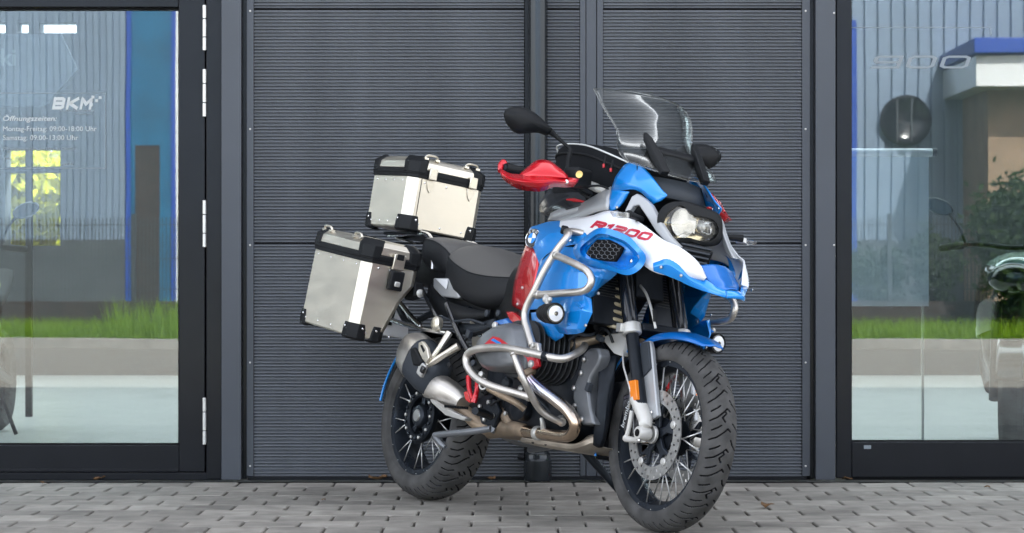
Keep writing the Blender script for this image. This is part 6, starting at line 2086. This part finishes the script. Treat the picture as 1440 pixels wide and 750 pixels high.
# pitch is nose-down: rotate about +y
case('side_case', 'aluminium side case on the side facing the camera, black corners', (-.118, -.352, .768), .432, .250, -.170, .118, .205, PIT, 1, .032, cut=.10)
case('side_case', 'aluminium side case on the far side of the motorcycle', (-.118, -.352, .768), .432, .250, -.170, .118, .205, PIT, -1, .032, cut=.10)
case('top_case', 'aluminium top case with two front latches', (-.285, -.015, 1.165), .325, .350, -.115, .088, .172, math.atan(.05), 1, .034, latch='front')
# top case carrier
for s in (1, -1):
    q = lambda p: V(p[0], p[1] * s, p[2])
    part('rack_tube', tube([V(-.40, -.09 * s, 1.03), V(-.20, -.10 * s, 1.035), V(-.06, -.11 * s, 1.02), V(.02, -.13 * s, .95), V(.05, -.14 * s, .88)], .010, 10, 5), 'chrome')
g = bx(-.40, -.14, -.12, .12, 1.028, 1.040)
part('rack_plate', g, 'black_metal', bevel=.004)
part('rack_lever', slab([P(548, 331, .06), P(566, 336, .05), P(575, 341, .05), P(560, 338, .06)], (0, .04, 0)), 'cast', bevel=.003)
# small black lamp box behind the seat, rear lamp and signals
g = box(P(582, 410, .20), (.075, .045, .060), rotm((0, 1, 0), R(-10)))
rb = part('rear_signal', g, 'plastic', bevel=.008, seg=3)
part('signal_lens', lathe([(.014, 0), (.016, .003), (.016, .008), (.010, .011)], PX(590, 413, P(582, 410, .20)[0] + .036), (1, -.15, 0), 20), 'cast', rb)
part('rear_signal', box(P(582, 410, .20) * V(1, -1, 1), (.075, .045, .060)), 'plastic', bevel=.008)
g = box((-.455, 0, .90), (.04, .12, .06)); part('tail_lamp', g, 'brakered', bevel=.01)
g = box((-.48, 0, .70), (.012, .20, .14), rotm((0, 1, 0), R(-15))); part('number_plate', g, 'white', bevel=.002)
part('plate_holder', tube([(-.38, 0, .90), (-.45, 0, .80), (-.475, 0, .68)], [.03, .028, .02], 10, 3), 'plastic')
# small tufts of hoses between fork and frame
part('brake_hose', tube([P(884, 382, .02), P(895, 396, .03), P(908, 412, .06), P(916, 435, .07), P(922, 462, .06)], .0048, 8, 5), 'cast')
part('cable_guide', tube([P(920, 436, .072), P(921, 452, .07)], .0065, 8, 1), 'plastic')
part('wiring_loom', tube([P(856, 385, .12), P(850, 410, .13), P(846, 440, .13), P(846, 470, .10)], .011, 10, 5), 'plastic')
# inner black cheeks that close the view between tank wing and fork
rows = [[P(836, 398, .17), P(844, 396, .165), P(851, 394, .15)], [P(834, 430, .16), P(841, 431, .14), P(847, 430, .12)], [P(834, 462, .15), P(840, 468, .13), P(846, 470, .11)]]
part('inner_cheek', skin(rows, 3), 'plastic', both=True, solid=.006)
# cables, hoses and connectors that show between the big parts
for pts, r_, m in (
    ([(838, 470, .13), (846, 462, .14), (856, 468, .13), (862, 482, .12)], .0055, 'plastic'),
    ([(800, 478, .20), (812, 470, .19), (826, 472, .16), (840, 468, .12)], .0065, 'plastic_g'),
    ([(622, 446, .17), (640, 452, .17), (660, 450, .17), (682, 456, .16)], .0050, 'plastic_g'),
    ([(655, 478, .17), (664, 470, .18), (676, 466, .18), (688, 462, .18)], .0045, 'plastic'),
    ([(700, 462, .22), (716, 466, .25), (730, 470, .26), (738, 480, .26)], .0050, 'plastic'),
    ([(812, 268, .20), (824, 276, .17), (842, 286, .15), (858, 300, .14)], .0045, 'plastic'),
    ([(826, 262, .21), (846, 262, .17), (866, 272, .15)], .0040, 'plastic'),
    ([(736, 545, .20), (750, 556, .20), (770, 575, .17), (788, 600, .13)], .0050, 'plastic_g'),
    ([(690, 570, .19), (705, 562, .20), (722, 566, .19), (735, 590, .16)], .0042, 'plastic')):
    part('cable', tube([P(*p) for p in pts], r_, 8, 6), m)
for a, b, l, sx, sz in ((844, 476, .14, .030, .020), (660, 470, .19, .026, .030), (712, 556, .21, .028, .022), (828, 545, .17, .02, .03), (668, 548, .2, .024, .02)):
    part('connector', box(P(a, b, l), (sx, .02, sz), rotm((0, 1, 0), R(20))), 'plastic_g', bevel=.003)
for px, py, l in ((735, 405, .232), (728, 428, .215), (868, 292, .183), (842, 413, .245), (824, 458, .262), (930, 376, .183), (958, 388, .152)):
    part('panel_screw', lathe([(.0058, 0), (.0058, .003), (.0025, .005)], P(px, py, l), (.2, -1, 0), 12), 'disc', both=True)
# weld collars on the crash bars
for p, q2 in ((P(781, 359, .312), P(784, 360.3, .313)), (P(755, 414.8, .338), P(759, 414.7, .337)), (P(723, 497, .373), P(724, 500, .372)), (P(742, 557.8, .304), P(746, 559, .30))):
    for s in (1, -1):
        a_, b_ = p * V(1, s, 1), q2 * V(1, s, 1)
        part('weld_collar', cyl(a_, b_, .0158, 16), 'steel')
